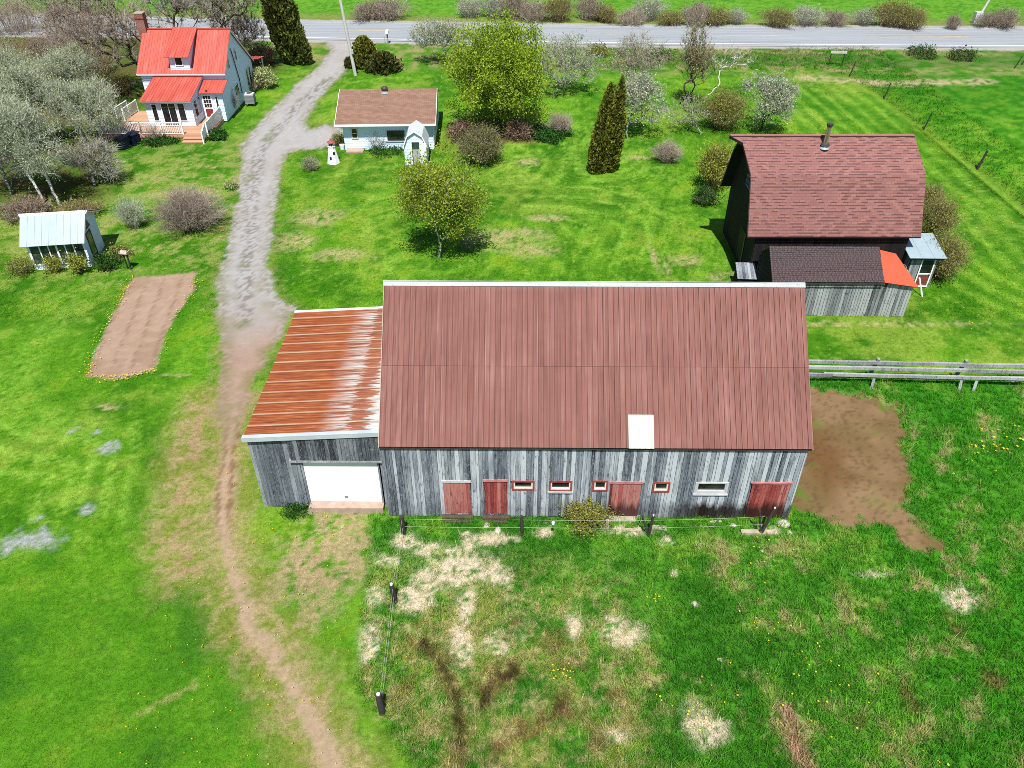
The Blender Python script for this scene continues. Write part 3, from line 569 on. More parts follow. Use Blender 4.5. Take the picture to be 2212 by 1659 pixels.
    bc = P_(186, 154, 132)[None]*(1-n3[:, None])+P_(206, 178, 154)[None]*n3[:, None]; bc = mixc(bc, sst(.75, 1, rw)*sst(.45, .6, nd)*.6, P_(142, 108, 86)); bc = mixc(bc, sst(.58, .7, n1)*.35, P_(150, 128, 96))
    c = c*(1-bd[:, None])+bc*bd[:, None]; hgt = hgt*(1-bd)
    lush = sst(1.3, .1, sdb)*(1-bd)*sst(.3, .55, n2); c = mixc(c, lush*.55, P_(64, 136, 14))
    ash = blobmask(lx, ly, ASH, n2*.4+n3*.6, .8); c = mixc(c, ash*(.45+.55*sst(.35, .6, nd)), P_(176, 182, 176)); hgt = hgt*(1-.6*ash)
    for q in ([(300, 1540), (420, 1480)],): 
        e = d_line(ats(q), lx, ly); c = mixc(c, sst(.18, .05, e)*.5, P_(178, 176, 104))
    # gravel shoulders
    sh = sst(-2.1, -1.7, y-yn+(n2-.5)*.9)*sst(1.6, 1.1, y-yf+(n2-.5)*.8); scol = P_(188, 184, 176)[None]*(1-n3[:, None])+P_(206, 204, 200)[None]*n3[:, None]
    c = c*(1-sh[:, None])+scol*sh[:, None]; hgt = hgt*(1-sh)
    soil = np.clip(dv+bd+mud+sh+rut*.8, 0, 1)
    return c*(.90+.2*nd[:, None]), hgt, soil, pp, mud, dv, bd, h, far
gx = np.concatenate([[-900, -500, -300, -200, -140, -110, -95], np.arange(-85, -30, .4), np.arange(-30, 30, .14), np.arange(30, 85, .4), [85, 95, 110, 140, 200, 300, 500, 900]])
gy = np.concatenate([[-300, -120, -60, -30, -12, 0], np.arange(4, 8, .5), np.arange(8, 34, .11), np.arange(34, 60, .2), np.arange(60, 116, .4), [118, 122, 130, 145, 170, 210, 280, 400, 600, 1000, 1800]])
GX, GY = np.meshgrid(gx, gy); fx_, fy_ = GX.ravel(), GY.ravel()
GC, GH, GSOIL, G_P, G_M, G_D, G_B, G_HAY, G_FAR = ground(fx_, fy_)
GZ = np.zeros(fx_.shape)
near = sst(60, 45, fy_)*sst(6, 9, fy_)
for r in RUTS: GZ -= .12*sst(.38, .05, d_line(r, fx_, fy_))
GZ += .05*G_M*(fbm(fx_, fy_, 2.6, 4, 15)-.5)
GZ += near*(1-.85*GSOIL)*((fbm(fx_, fy_, .9, 4, 5)-.5)*.10*G_P+(fbm(fx_, fy_, 3.0, 3, 6)-.5)*.03)
ang = math.atan2(BED[0][1]-BED[6][1], BED[0][0]-BED[6][0]); GZ += G_B*.02*np.sin((-math.sin(ang)*fx_+math.cos(ang)*fy_)*2*PI/.95)
foot = []                                                              # building plots stay level
def ground_material():
    m = NT('ground_cover'); v = m.obj(); c = m.attr('col', 'Color'); soil = m.attr('soil')
    a = m.noise(v, 5.5, 6, .8); b = m.noise(v, 24, 4, .75); g = m.noise(v, 55, 2, .6)
    k = m.math('ADD', m.math('MULTIPLY', a, .55), m.math('MULTIPLY', b, .45)); k2 = m.math('ADD', m.math('MULTIPLY', a, .3), m.math('MULTIPLY', g, .7))
    gr = m.mix(m.ramp(k, (.39, .0), (.61, 1.0)), m.mix(1.0, c, (.55, .60, .48), 'MULTIPLY'), m.mix(1.0, c, (1.52, 1.40, 1.7), 'MULTIPLY'))
    so = m.mix(m.ramp(k2, (.32, .0), (.68, 1.0)), m.mix(1.0, c, (.84, .82, .80), 'MULTIPLY'), m.mix(1.0, c, (1.13, 1.13, 1.14), 'MULTIPLY'))
    m.bump(k, .55, .05); return m.fin(m.mix(soil, gr, so), .95, .1)
GM = ground_material()
def ground_sheets():
    ny, nx = len(gy), len(gx); idx = np.arange(nx*ny).reshape(ny, nx)
    Q = np.stack([idx[:-1, :-1], idx[:-1, 1:], idx[1:, 1:], idx[1:, :-1]], -1).reshape(-1, 4)
    qm = lambda a: a[Q].mean(1)
    who = np.zeros(len(Q), int); cyq = qm(fy_)
    who[qm(G_HAY) > .5] = 6; who[qm(G_FAR) > .5] = 7; who[qm(G_P) > .5] = 1; who[qm(G_M) > .5] = 2; who[qm(G_D) > .5] = 3; who[qm(G_B) > .5] = 4
    for i, nm in enumerate(('lawn', 'pasture', 'barnyard_mud', 'driveway', 'garden_soil', None, 'hay_field', 'field')):
        if nm is None: continue
        F = Q[who == i]
        if not len(F): continue
        used, inv = np.unique(F, return_inverse=True)
        o = npmesh(nm, np.stack([fx_[used], fy_[used], GZ[used]], 1), inv.reshape(-1, 4), GM, col=GC[used], smooth=True)
        a = o.data.attributes.new('soil', 'FLOAT', 'POINT'); a.data.foreach_set('value', GSOIL[used].astype(np.float32)); o['kind'] = 'structure'
ground_sheets()
def road():
    def am():
        m = NT('sun_bleached_asphalt'); v = m.obj(); st = m.noise(m.mapv(v, (.05, 2.2, 1)), 1.0, 5, .7); f = m.noise(v, 9, 4, .8); cr = m.noise(m.mapv(v, (.25, 4.5, 1)), 1.0, 6, .75, .3)
        c = m.ramp(st, (.30, (.16, .175, .195)), (.48, (.25, .27, .29)), (.70, (.33, .35, .37))); c = m.mix(.35, c, m.ramp(f, (.3, (.13, .14, .155)), (.7, (.32, .335, .35))))
        c = m.mix(m.ramp(cr, (.60, .0), (.66, .65)), c, (.075, .085, .10)); m.bump(f, .2, .01); return m.fin(c, .9, .2)
    xs = sorted(set([p[0] for p in ROAD_N])|set(np.arange(-120, 121, 4.0))); mb = MB()
    def strip(fa, fb, z, rail=None):
        for a, b in zip(xs[:-1], xs[1:]):
            if rail and not rail(a): continue
            mb.face([(a, fa(a), z), (b, fa(b), z), (b, fb(b), z), (a, fb(a), z)])
    n_ = lambda x: float(yline(ROAD_N, x)); f_ = lambda x: float(yline(ROAD_F, x))
    strip(lambda x: n_(x)-.9, lambda x: f_(x)+.45, .03); o = mb.build('road', am()); o['kind'] = 'structure'
    for nm, t, wd, mat_, br in (('road_edge_line', 0.0, .17, simple('white_road_paint', (.62, .63, .63), .8, .25, 3.0), None), ('road_edge_line', 1.0, .12, simple('worn_white_road_paint', (.38, .39, .39), .8, .3, 2.0), None), ('road_centre_line', .5, .13, simple('worn_yellow_road_paint', (.44, .34, .14), .8, .35, 1.0), lambda a: int((a+400)/4) % 5 < 3)):
        mb = MB(); c_ = lambda x, t=t: n_(x)+(f_(x)-n_(x))*t
        strip(lambda x: c_(x)-wd/2, lambda x: c_(x)+wd/2, .034, br); o = mb.build(nm, mat_); o['kind'] = 'structure'
road()
# ------------------------------------------------------------------ buildings
X_, Y_, Z_ = V3((1, 0, 0)), V3((0, 1, 0)), V3((0, 0, 1))
# --- big barn
b = thing('barn', 'long weathered grey board barn under a brown ribbed metal roof, four red doors in front', 'barn', (-4.83, 21.52, 0), math.radians(-.5))
LB, YB, ZR, ZE = 15.65, 8.7, 8.05, 3.80
DOORS = [(2.18, 3.24, .20, 1.92), (3.76, 4.64, .20, 1.98), (8.54, 9.76, .12, 1.92), (13.93, 15.40, .04, 1.94)]
WINS = [(4.82, 5.69, 1.50, 2.01, 'r'), (6.23, 7.12, 1.47, 2.01, 'r'), (7.88, 8.48, 1.48, 2.04, 'r'), (10.17, 10.83, 1.44, 1.98, 'r'), (11.78, 13.04, 1.40, 1.99, 'w')]
fw = planks(MB(), (0, 0, 0), X_, -Y_, .04, ZE-.06, LB, DOORS+[(a+.04, c-.04, d_+.04, e-.04) for a, c, d_, e, _ in WINS], .10, .22, .025, .013, .018)
fw.box(.06, .012, .04, LB-.06, .03, 1.40, .05)                               # sheathing seen dark through the gaps
fw.box(.06, .012, 2.06, LB-.06, .03, ZE-.1, .05)
for (a, c) in zip([.06]+[q[1] for q in sorted(DOORS+[w_[:4] for w_ in WINS])], [q[0] for q in sorted(DOORS+[w_[:4] for w_ in WINS])]+[LB-.06]):
    if c-a > .02: fw.box(a, .012, 1.401, c, .03, 2.059, .05)
fw.build('wall', M['board'], b)
prof = lambda s_: ZE-.1+(ZR-ZE-.15)*(1-abs(s_-4.35)/4.35)
gw = planks(MB(), (0, YB, 0), -Y_, -X_, 0, prof, YB); gw.build('wall', M['board'], b)
gw = planks(MB(), (LB, 0, 0), Y_, X_, 0, prof, YB); gw.build('wall', M['board'], b)
gw = planks(MB(), (LB, YB, 0), -X_, Y_, 0, ZE-.1, LB); gw.build('wall', M['board'], b)
Oridge = V3((-.02, 4.35, ZR)); Oe = V3((-.02, -.16, ZE)); Dn = (Oe-Oridge); SL = Dn.length; Dn.normalize(); Nn = X_.cross(-Dn); Nn = Nn if Nn.z > 0 else -Nn
rb = MB(); ribbed(rb, Oridge+Nn*.016, X_, Dn, LB+.12, SL*.515, .2, .03, .022, .006, 0, (0, 0))
ribbed(rb, Oridge+Dn*SL*.5, X_, Dn, LB+.12, SL*.5, .2, .03, .022, .006, 0, (0, SL*.5)); rb.build('roof', M['brown_roof'], b)
Db = V3((0, 4.51, ZE-ZR)).normalized(); rb = MB(); ribbed(rb, Oridge, X_, Db, LB+.12, SL, .2, .03, .022); rb.build('roof', M['brown_roof'], b)
rb = MB(); ribbed(rb, Oridge+Dn*(SL-1.22)+X_*9.08+Nn*.03, X_, Dn, .93, 1.235, .2, .03, .02); rb.build('roof_light', M['skylight'], b)
rb = MB(); q = Oridge+Nn*.045; slab(rb, [q+Dn*.15-X_*.03, q+Dn*.15+X_*(LB+.15), q+X_*(LB+.15)+Z_*.02, q-X_*.03+Z_*.02], .02)
q2 = Oridge+V3((0, .02, .045)); slab(rb, [q2+Db*.27-X_*.03, q2+Db*.27+X_*(LB+.15), q2+X_*(LB+.15)+Z_*.02, q2-X_*.03+Z_*.02], .02); rb.build('ridge_cap', M['ridge_cap'], b)
rb = MB(); rb.bar(Oe+V3((0, .06, -.09)), Oe+V3((LB+.1, .06, -.09)), .04, .10); rb.build('fascia', M['wood_dark'], b)
for k_ in (LB+.11, -.01): rb = MB(); rb.bar(Oridge+X_*k_-Z_*.05, Oe+X_*k_-Z_*.05, .03, .07); rb.build('rake_trim', M['wood_pale'], b)
for i, (s0, s1, z0, z1) in enumerate(DOORS):
    dm = planks(MB(), (s0+.015, -.012, 0), X_, -Y_, z0, z1-.02, s1-s0-.03, (), .10, .15, .025, .005, .004); dr = dm.build('door', M['board_red'], b)
    h_ = MB(); h_.box(s0-.03, -.075, z1-.015, s1+.03, -.01, z1+.075); h_.build('door_lintel', [M['grey_trim'], M['pink_trim'], M['pink_trim'], M['pink_trim']][i], dr)
    if i == 2: h_ = MB(); h_.box(s0+.1, -.25, .0, s1-.1, .0, .10); h_.build('door_sill', M['wood_pale'], dr)
    elif i < 2: h_ = MB(); h_.tube([(s0-.08, -.13, .1), (s1+.08, -.13, .1)], [.10, .09], 8); h_.tube([(s0, -.3, .03), (s1+.02, -.32, .03)], [.06, .06], 7); h_.build('door_sill', M['wood_rot'], dr)
for s0, s1, z0, z1, k in WINS:
    fm = MB(); t = .075
    fm.box(s0, -.06, z1-t, s1, .0, z1); fm.box(s0, -.06, z0, s1, .0, z0+t); fm.box(s0, -.06, z0+t, s0+t, .0, z1-t); fm.box(s1-t, -.06, z0+t, s1, .0, z1-t)
    wd = fm.build('window', M['red_trim'] if k == 'r' else M['grey_trim'], b)
    fm = MB(); a0, a1, c0, c1 = s0+t, s1-t, z0+t, z1-t; t2 = .05
    fm.box(a0, -.04, c0, a1, .04, c0+t2); fm.box(a0, -.04, c0+t2, a0+t2, .04, c1); fm.box(a1-t2, -.04, c0+t2, a1, .04, c1); fm.build('sash', M['cream'] if k == 'r' else M['grey_trim'], wd)
    fm = MB(); fm.box(a0+t2, .03, c0+t2, a1-t2, .045, c1); fm.build('pane', M['glass'], wd)
    if k == 'w' or abs(s0-6.23) < .01: fm = MB(); fm.box(s0-.03, -.10, z0-.07, s1+.03, -.02, z0-.004); fm.build('window_sill', M['grey_trim'], wd)
# --- garage lean-to
g_ = thing('garage', 'grey plank lean-to garage with a streaked rusty metal roof and white overhead door', 'garage', (-9.86, 22.02, 0), math.radians(-.3))
LG, DG = 5.0, 8.55; zl, zr = 3.72, 4.02; GD = (1.86, 4.72, .26, 2.56)
gz = lambda s_: zl-.06+(zr-zl)*s_/LG
planks(MB(), (0, 0, 0), X_, -Y_, .03, lambda s_: gz(s_) if s_ < 1.5 else 2.6, LG, [(1.80, 4.78, 0, 2.61)], .12, .2, .025, .008, .014).build('wall', M['board2'], g_)
up = planks(MB(), (1.5, -.09, 2.58), X_, -Y_, 0, lambda s_: gz(s_+1.5)-2.58, LG-1.52, (), .12, .2, .025, .01, .02); up.box(1.5, -.086, 2.63, LG-.02, 0, 3.5, .1); up.build('upper_boarding', board_mat('tarred_boards', [(.008, .009, .011), (.02, .023, .028), (.045, .05, .06), (.09, .10, .115), (.17, .18, .20)], .6), g_)
planks(MB(), (0, DG, 0), -Y_, -X_, 0, zl-.08, DG).build('wall', M['board2'], g_)
planks(MB(), (LG, DG, 0), -X_, Y_, 0, lambda s_: zr-.1-(zr-zl)*s_/LG, LG).build('wall', M['board2'], g_)
hb = MB(); hb.box(1.42, -.155, 2.53, LG-.03, .0, 2.615); hb.build('door_header', M['wood_grey'], g_)
pm = MB(); z = GD[2]; hh = (GD[3]-GD[2])/4
pm.box(GD[0], .06, GD[2], GD[1], .075, GD[3])
for i in range(4): pm.box(GD[0]+.004, .035, z+i*hh+.008, GD[1]-.004, .06, z+(i+1)*hh-.008)
gd = pm.build('garage_door', M['white'], g_)
hm = MB(); hm.box(3.24, .01, .52, 3.38, .035, .56); hm.build('handle', M['dark_metal'], gd)
for q0, q1 in ((GD[0]-.08, GD[0]), (GD[1], GD[1]+.06)): pm = MB(); pm.box(q0, -.02, .0, q1, .08, 2.53); pm.build('door_jamb', M['board2'], g_)
pm = MB(); pm.box(GD[0]-.02, -.32, -.02, GD[1]+.06, .09, .255); pm.build('door_sill', M['concrete'], g_)
O = V3((LG+.0, -.12, zr)); D_ = V3((-LG-.12, 0, zl-zr)).normalized(); rm = MB()
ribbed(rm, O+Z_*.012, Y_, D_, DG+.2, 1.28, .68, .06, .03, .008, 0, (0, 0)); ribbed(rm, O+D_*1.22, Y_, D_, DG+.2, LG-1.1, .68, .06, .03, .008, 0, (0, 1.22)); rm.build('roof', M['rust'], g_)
fm = MB(); fm.bar((-.14, -.16, zl-.05), (LG, -.16, zr-.05), .03, .19); fm.bar((-.14, -.08, zl+.045), (LG, -.08, zr+.045), .19, .012); fm.build('roof_flashing', M['galv'], g_)
fm = MB(); fm.bar((-.14, DG+.07, zl+.02), (LG, DG+.07, zr+.02), .10, .06); fm.build('roof_flashing', M['white'], g_)
# --- gambrel barn
a = thing('gambrel_barn', 'black board barn with a red shingled gambrel roof and a steel stovepipe', 'barn', (13.6, 39.75, 0))
LGm, DGm = 8.5, 6.5; E0, B0, R0 = (-.25, 3.05), (1.25, 5.98), (3.25, 7.45)
def gprof(s_):
    s_ = min(s_, DGm-s_); return 3.05+(s_+.25)*(5.98-3.05)/1.5-.12 if s_ < 1.25 else 5.98+(s_-1.25)*1.47/2-.12
wm = planks(MB(), (0, DGm, 0), -Y_, -X_, 0, gprof, DGm, (), .14, .24, .025, .004, .01); wm.prism([(.002, .05, 0), (.002, DGm-.05, 0), (.002, DGm-.05, 3.3), (.002, DGm-1.25, 5.7), (.002, DGm/2, 7.1), (.002, 1.25, 5.7), (.002, .05, 3.3)], (.028, 0, 0), .1); wm.build('wall', M['board_dark'], a)
planks(MB(), (LGm, 0, 0), Y_, X_, 0, gprof, DGm, (), .14, .24).build('wall', M['board_dark'], a)
planks(MB(), (0, 0, 0), X_, -Y_, 0, 3.2, LGm, (), .14, .24).build('wall', M['board_dark'], a)
planks(MB(), (LGm, DGm, 0), -X_, Y_, 0, 3.2, LGm, (), .14, .24).build('wall', M['board_dark'], a)
xl, xr = -.6, 9.0; l1 = math.hypot(1.5, 2.93); l2 = math.hypot(2.0, 1.47)
def side(f):
    mb = MB()
    lo = [(xl, f(-.25), 3.05), (xr, f(-.25), 3.05), (xr, f(1.25), 5.98), (xl, f(1.25), 5.98)]; slab(mb, lo if f(0) < 1 else lo, .07, .5, 0, [(xl, 0), (xr, 0), (xr, l1), (xl, l1)], 1)
    hi = [(xl, f(1.25), 5.98), (xr, f(1.25), 5.98), (xr-.3, f(3.25), 7.45), (-1.55, f(3.25), 7.45), (-.85, f(2.9), 7.19)]
    u_ = lambda y_: l1+(y_-1.25)/2*l2
    slab(mb, hi, .07, .5, 0, [(xl, u_(1.25)), (xr, u_(1.25)), (xr-.3, u_(3.25)), (-1.55, u_(3.25)), (-.85, u_(2.9))], 1); return mb
SO = simple('dark_soffit', (.014, .012, .012), .9)
side(lambda y_: y_).build('roof', [M['shingle_red'], SO], a); side(lambda y_: 6.5-y_).build('roof', [M['shingle_red'], SO], a)
rm = MB(); rm.bar((-1.5, 3.25, 7.47), (xr-.3, 3.25, 7.47), .22, .04); rm.build('ridge_cap', simple('ridge_shingles', (.26, .115, .095), .9, .15, 5), a)
rm = MB()
for f in (lambda y_: y_, lambda y_: 6.5-y_):
    rm.bar((xl+.02, f(-.25), 2.98), (xl+.02, f(1.25), 5.9), .03, .14); rm.bar((xl+.02, f(1.25), 5.9), (-.83, f(2.9), 7.1), .03, .14); rm.bar((-.83, f(2.9), 7.1), (-1.53, f(3.25), 7.36), .03, .14)
rm.bar((xl, -.26, 3.0), (xr, -.26, 3.0), .03, .07); rm.build('roof_trim', simple('black_trim', (.012, .010, .012), .6), a)
wn = window(a, (0, DGm, 0), -Y_, -X_, 2.95, 3.75, 4.5, 5.15, simple('blue_grey_frame', (.16, .17, .34), .5), .05, .05, bars=(.25, .5, .75))
for ch in list(wn.children): ch.data.materials[0] = simple('painted_sky_glass', (.10, .11, .20), .1)  # reflected sky is put into the pane colour
dm = MB(); dm.box(-.05, 1.75, .2, -.026, 2.9, 2.2); dr = dm.build('door', simple('black_door', (.012, .010, .010), .7), a); dm = MB(); dm.box(-.08, 1.70, .2, -.05, 1.78, 2.2); dm.build('door_edge', simple('ochre_edge_trim', (.20, .16, .04), .7), dr)
sp = MB(); px_, py_ = 3.62, 2.62; pz = 5.98+(py_-1.25)*1.47/2
sp.tube([(px_, py_, pz-.02), (px_, py_, pz+.18), (px_, py_, pz+.19)], [.27, .17, .06], 16); fl = sp.build('flue_flashing', M['pale_metal'], a)
sp = MB(); sp.tube([(px_, py_, pz+.18), (px_, py_, pz+1.2)], [.125, .125], 16); pp_ = sp.build('stovepipe', M['steel'], a)
sp = MB(); sp.tube([(px_, py_, pz+.16), (px_, py_, pz+.26)], [.25, .21], 16); sp.build('storm_collar', M['dark_metal'], pp_)
sp = MB(); sp.tube([(px_, py_, pz+1.18), (px_, py_, pz+1.24), (px_, py_, pz+1.36)], [.13, .175, .175], 16); sp.build('chimney_cap', M['dark_metal'], pp_)
# --- board shed in front of the gambrel barn
h = thing('board_shed', 'silver grey plank shed with dark lichen shingles and an orange roof end', 'shed', (13.75, 36.2, 0), math.radians(-.6))
ztop = lambda s_: 2.18 if s_ < 5.7 else 2.18-.28*(s_-5.7)/1.75
planks(MB(), (0, 0, 0), X_, -Y_, 0, ztop, 7.42, (), .13, .19, .022, .018, .014).build('wall', M['board_shed'], h)
gp = lambda s_: 2.2+1.2*(1-abs(s_-1.45)/1.45)-.08
planks(MB(), (0, 2.9, 0), -Y_, -X_, 0, gp, 2.9, (), .16, .22, .02, .03, .01).build('wall', M['board_dark'], h)
planks(MB(), (7.42, 0, 0), Y_, X_, 0, lambda s_: 1.9+.3*min(s_, 2.9-s_), 2.9).build('wall', M['board_shed'], h)
planks(MB(), (7.42, 2.9, 0), -X_, Y_, 0, 2.0, 7.42).build('wall', M['board_dark'], h)
rm = MB(); slab(rm, [(-.1, -.2, 2.20), (5.74, -.2, 2.20), (5.74, 1.45, 3.42), (-.1, 1.45, 3.42)], .06); slab(rm, [(-.1, 3.1, 2.20), (5.74, 3.1, 2.20), (5.74, 1.45, 3.42), (-.1, 1.45, 3.42)], .06)
for k in range(17):                                                      # curled ragged courses
    t = k/17; y0, z0_ = -.2+1.65*t, 2.2+1.22*t
    x = -.1
    while x < 5.7:
        w_ = min(random.uniform(.14, .26), 5.74-x); hh_ = random.uniform(.006, .035); rm.obox((x, y0-.006, z0_+.004), (w_-.012, 0, 0), (0, .098, .0722), (0, -hh_*.59, hh_*.8), random.random()); x += w_
rm.build('roof', M['shingle_dark'], h)
rm = MB(); slab(rm, [(5.75, -.22, 2.22), (7.62, -.22, 1.93), (6.72, 1.45, 3.02), (5.75, 1.45, 3.26)], .04); slab(rm, [(5.75, 3.1, 2.22), (7.62, 3.1, 1.93), (6.72, 1.45, 3.02), (5.75, 1.45, 3.26)], .04); rm.build('roof_end', M['orange_roof'], h)
rm = MB(); rm.bar((-.1, -.22, 2.13), (5.74, -.22, 2.13), .025, .06); rm.build('fascia', M['wood_dark'], h)
# --- outhouse
o_ = thing('outhouse', 'narrow grey outhouse with pale metal roof and white framed door beside the shingled barn', 'outhouse', (22.4, 39.25, 0), math.radians(-1))
planks(MB(), (0, 0, 0), X_, -Y_, 0, 1.98, 1.45, [(.55, 1.35, .05, 1.85)], .1, .16).build('wall', M['board_shed'], o_)
planks(MB(), (1.45, 0, 0), Y_, X_, 0, lambda s_: 1.98+.18*s_, 1.6).build('wall', M['board_shed'], o_); planks(MB(), (0, 1.6, 0), -Y_, -X_, 0, lambda s_: 2.26-.18*s_, 1.6).build('wall', M['board_shed'], o_)
planks(MB(), (1.45, 1.6, 0), -X_, Y_, 0, 2.26, 1.45).build('wall', M['board_shed'], o_)
rm = MB(); ribbed(rm, (-.32, 1.95, 2.43), X_, V3((0, -2.3, -.40)), 2.05, 2.33, .68, .03, .018); rm.build('roof', M['pale_metal'], o_)
rm = MB(); rm.box(-.2, -.26, 1.86, 1.62, -.22, 1.98); rm.build('fascia', simple('dark_blue_fascia', (.03, .04, .06), .6), o_)
dm = MB(); dm.box(.56, -.06, .05, .63, .0, 1.84); dm.box(1.27, -.06, .05, 1.34, .0, 1.84); dm.box(.63, -.06, 1.76, 1.27, .0, 1.84); dm.box(.63, -.06, .05, 1.27, .0, .12); dm.box(.63, -.06, .85, 1.27, .0, .91); dr = dm.build('door', M['white'], o_)
dm = MB(); dm.box(.63, -.03, .12, 1.27, -.01, .85); dm.build('door_panel', simple('brick_red_panel', (.17, .045, .03), .6), dr); dm = MB(); dm.box(.63, -.03, .91, 1.27, -.01, 1.76); dm.build('pane', M['glass'], dr)
# --- wooden bin by the gambrel barn
k_ = thing('feed_bin', 'weathered wooden bin with a sloping board lid at the corner of the black barn', 'bin', (12.72, 38.75, 0), math.radians(-4))
planks(MB(), (0, 0, 0), X_, -Y_, 0, .85, .85, (), .15, .2).build('front', M['board_dark'], k_)
sm = planks(MB(), (0, 1.0, 0), -Y_, -X_, 0, lambda s_: 1.2-.3*s_, 1.0); planks(sm, (.85, 0, 0), Y_, X_, 0, lambda s_: .88+.3*s_, 1.0); planks(sm, (.85, 1.0, 0), -X_, Y_, 0, 1.2, .85); sm.build('side_boards', M['board_dark'], k_)
lm = MB(); x = -.06
while x < .9: lm.obox((x, -.1, .86), (.15, 0, 0), (0, 1.2, .39), (0, -.012, .03), random.random()); x += .157
lm.build('lid', M['board2'], k_)
# --- farmhouse
f = thing('farmhouse', 'white clapboard farmhouse with a bright red metal roof, dormer and brick chimney', 'house', (-31.2, 68.3, 0), math.radians(.4))
HW, HD = 7.0, 8.0
def wall(name, o, u, n, poly, th=.12, mat=None):
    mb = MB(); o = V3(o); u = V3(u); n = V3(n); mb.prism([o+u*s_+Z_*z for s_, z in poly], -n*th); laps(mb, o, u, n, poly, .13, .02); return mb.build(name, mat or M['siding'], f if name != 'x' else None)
wall('wall', (HW, 0, 0), Y_, X_, [(0, .15), (HD, .15), (HD, 2.55), (3.3, 6.2), (0, 3.75)])
wall('wall', (0, HD, 0), -Y_, -X_, [(0, .15), (HD, .15), (HD, 3.75), (HD-3.3, 6.2), (0, 2.55)])
wall('wall', (.121, 0, 0), X_, -Y_, [(0, .15), (HW-.242, .15), (HW-.242, 3.75), (0, 3.75)]); wall('wall', (HW-.121, HD, 0), -X_, Y_, [(0, .15), (HW-.242, .15), (HW-.242, 2.5), (0, 2.5)])
fm = MB(); fm.box(.05, .05, -.05, HW-.05, HD-.05, .149); fm.box(5.2, -1.55, -.05, HW-.05, .04, .149); fm.build('foundation', M['concrete'], f)
def red(name, O, U, D, L, W_, parent=f): mb = MB(); ribbed(mb, O, U, D, L, W_, .23, .022, .025, .05); return mb.build(name, M['red_roof'], parent)
Dm = V3((0, -3.6, -2.7)); red('roof', (-.22, 3.3, 6.32), X_, Dm, HW+.42, 4.5); Dr = V3((0, 5.0, -3.85)); red('roof', (-.22, 3.3, 6.32), X_, Dr, HW+.42, 6.3)
rm = MB(); rm.bar((-.22, 3.3, 6.36), (HW+.2, 3.3, 6.36), .22, .03); rm.build('ridge_cap', M['red_roof'], f)
rm = MB()
for xx in (-.20, HW+.18): rm.bar((xx, -.3, 3.52), (xx, 3.3, 6.22), .03, .15); rm.bar((xx, 3.3, 6.22), (xx, 8.3, 2.37), .03, .15)
rm.bar((-.2, -.31, 3.55), (HW+.2, -.31, 3.55), .03, .07); rm.build('roof_trim', M['white'], f)
# entry porch block
wall('entry_wall', (5.1, -1.6, 0), X_, -Y_, [(0, .15), (1.9, .15), (1.9, 2.5), (0, 2.5)]); wall('entry_wall', (HW, -1.6, 0), Y_, X_, [(.121, .15), (1.6, .15), (1.6, 2.95), (.121, 2.55)])
red('entry_roof', (5.2, -.02, 3.08), X_, V3((0, -1.9, -.55)), 2.0, 1.98)
window(f, (5.1, -1.62, 0), X_, -Y_, 1.28, 1.52, 1.0, 2.2, M['white'], .04, .04)
dm = MB(); dm.box(5.28, -1.66, .42, 6.12, -1.622, 2.36); dr = dm.build('front_door', M['white'], f)
dm = MB(); dm.box(5.40, -1.675, .52, 6.00, -1.661, 1.18); dm.build('door_panel', M['red_paint'], dr)
dm = MB(); dm.box(5.40, -1.672, 1.30, 6.00, -1.661, 2.24); dm.build('pane', M['glass'], dr)
dm = MB()
for q in (.33, .66): dm.box(5.4+.6*q-.015, -1.69, 1.3, 5.4+.6*q+.015, -1.673, 2.24)
for q in (1.61, 1.93): dm.box(5.4, -1.695, q-.014, 6.0, -1.674, q+.014)
dm.build('glazing_bars', M['white'], dr)
dm = MB(); dm.box(5.75, -1.75, 2.58, 5.87, -1.63, 2.72); dm.build('porch_lamp', M['dark_metal'], f)
# sun room
wall('sunroom_wall', (1.3, -3.7, 0), X_, -Y_, [(0, .42), (3.8, .42), (3.8, 2.5), (0, 2.5)]); wall('sunroom_wall', (5.1, -3.7, 0), Y_, X_, [(.121, .42), (3.69, .42), (3.69, 3.25), (.121, 2.52)]); wall('sunroom_wall', (1.3, 0, 0), -Y_, -X_, [(.01, .42), (3.58, .42), (3.58, 2.52), (.01, 3.25)])
red('sunroom_roof', (1.1, -.02, 3.42), X_, V3((0, -4.1, -.86)), 4.1, 4.2)
rm = MB(); rm.bar((1.1, -4.08, 2.5), (5.2, -4.08, 2.5), .03, .10); rm.bar((5.18, -4.08, 2.5), (5.18, -.05, 3.34), .03, .10); rm.bar((1.12, -4.08, 2.5), (1.12, -.05, 3.34), .03, .10); rm.build('roof_trim', M['white'], f)
sw = window(f, (1.3, -3.722, 0), X_, -Y_, .50, .95, .85, 2.25, M['white'], .05, .04); window(f, (1.3, -3.722, 0), X_, -Y_, 2.62, 3.22, .85, 2.3, M['white'], .05, .04)
window(f, (1.3, -3.722, 0), X_, -Y_, 1.28, 2.50, .48, 2.34, M['white'], .06, .045, bars=(.5,), name='patio_door')
for s0 in (.35, 1.25, 2.15): window(f, (5.122, -3.7, 0), Y_, X_, s0, s0+.7, 1.0, 2.3, M['white'], .05, .04, rails=(.5,))
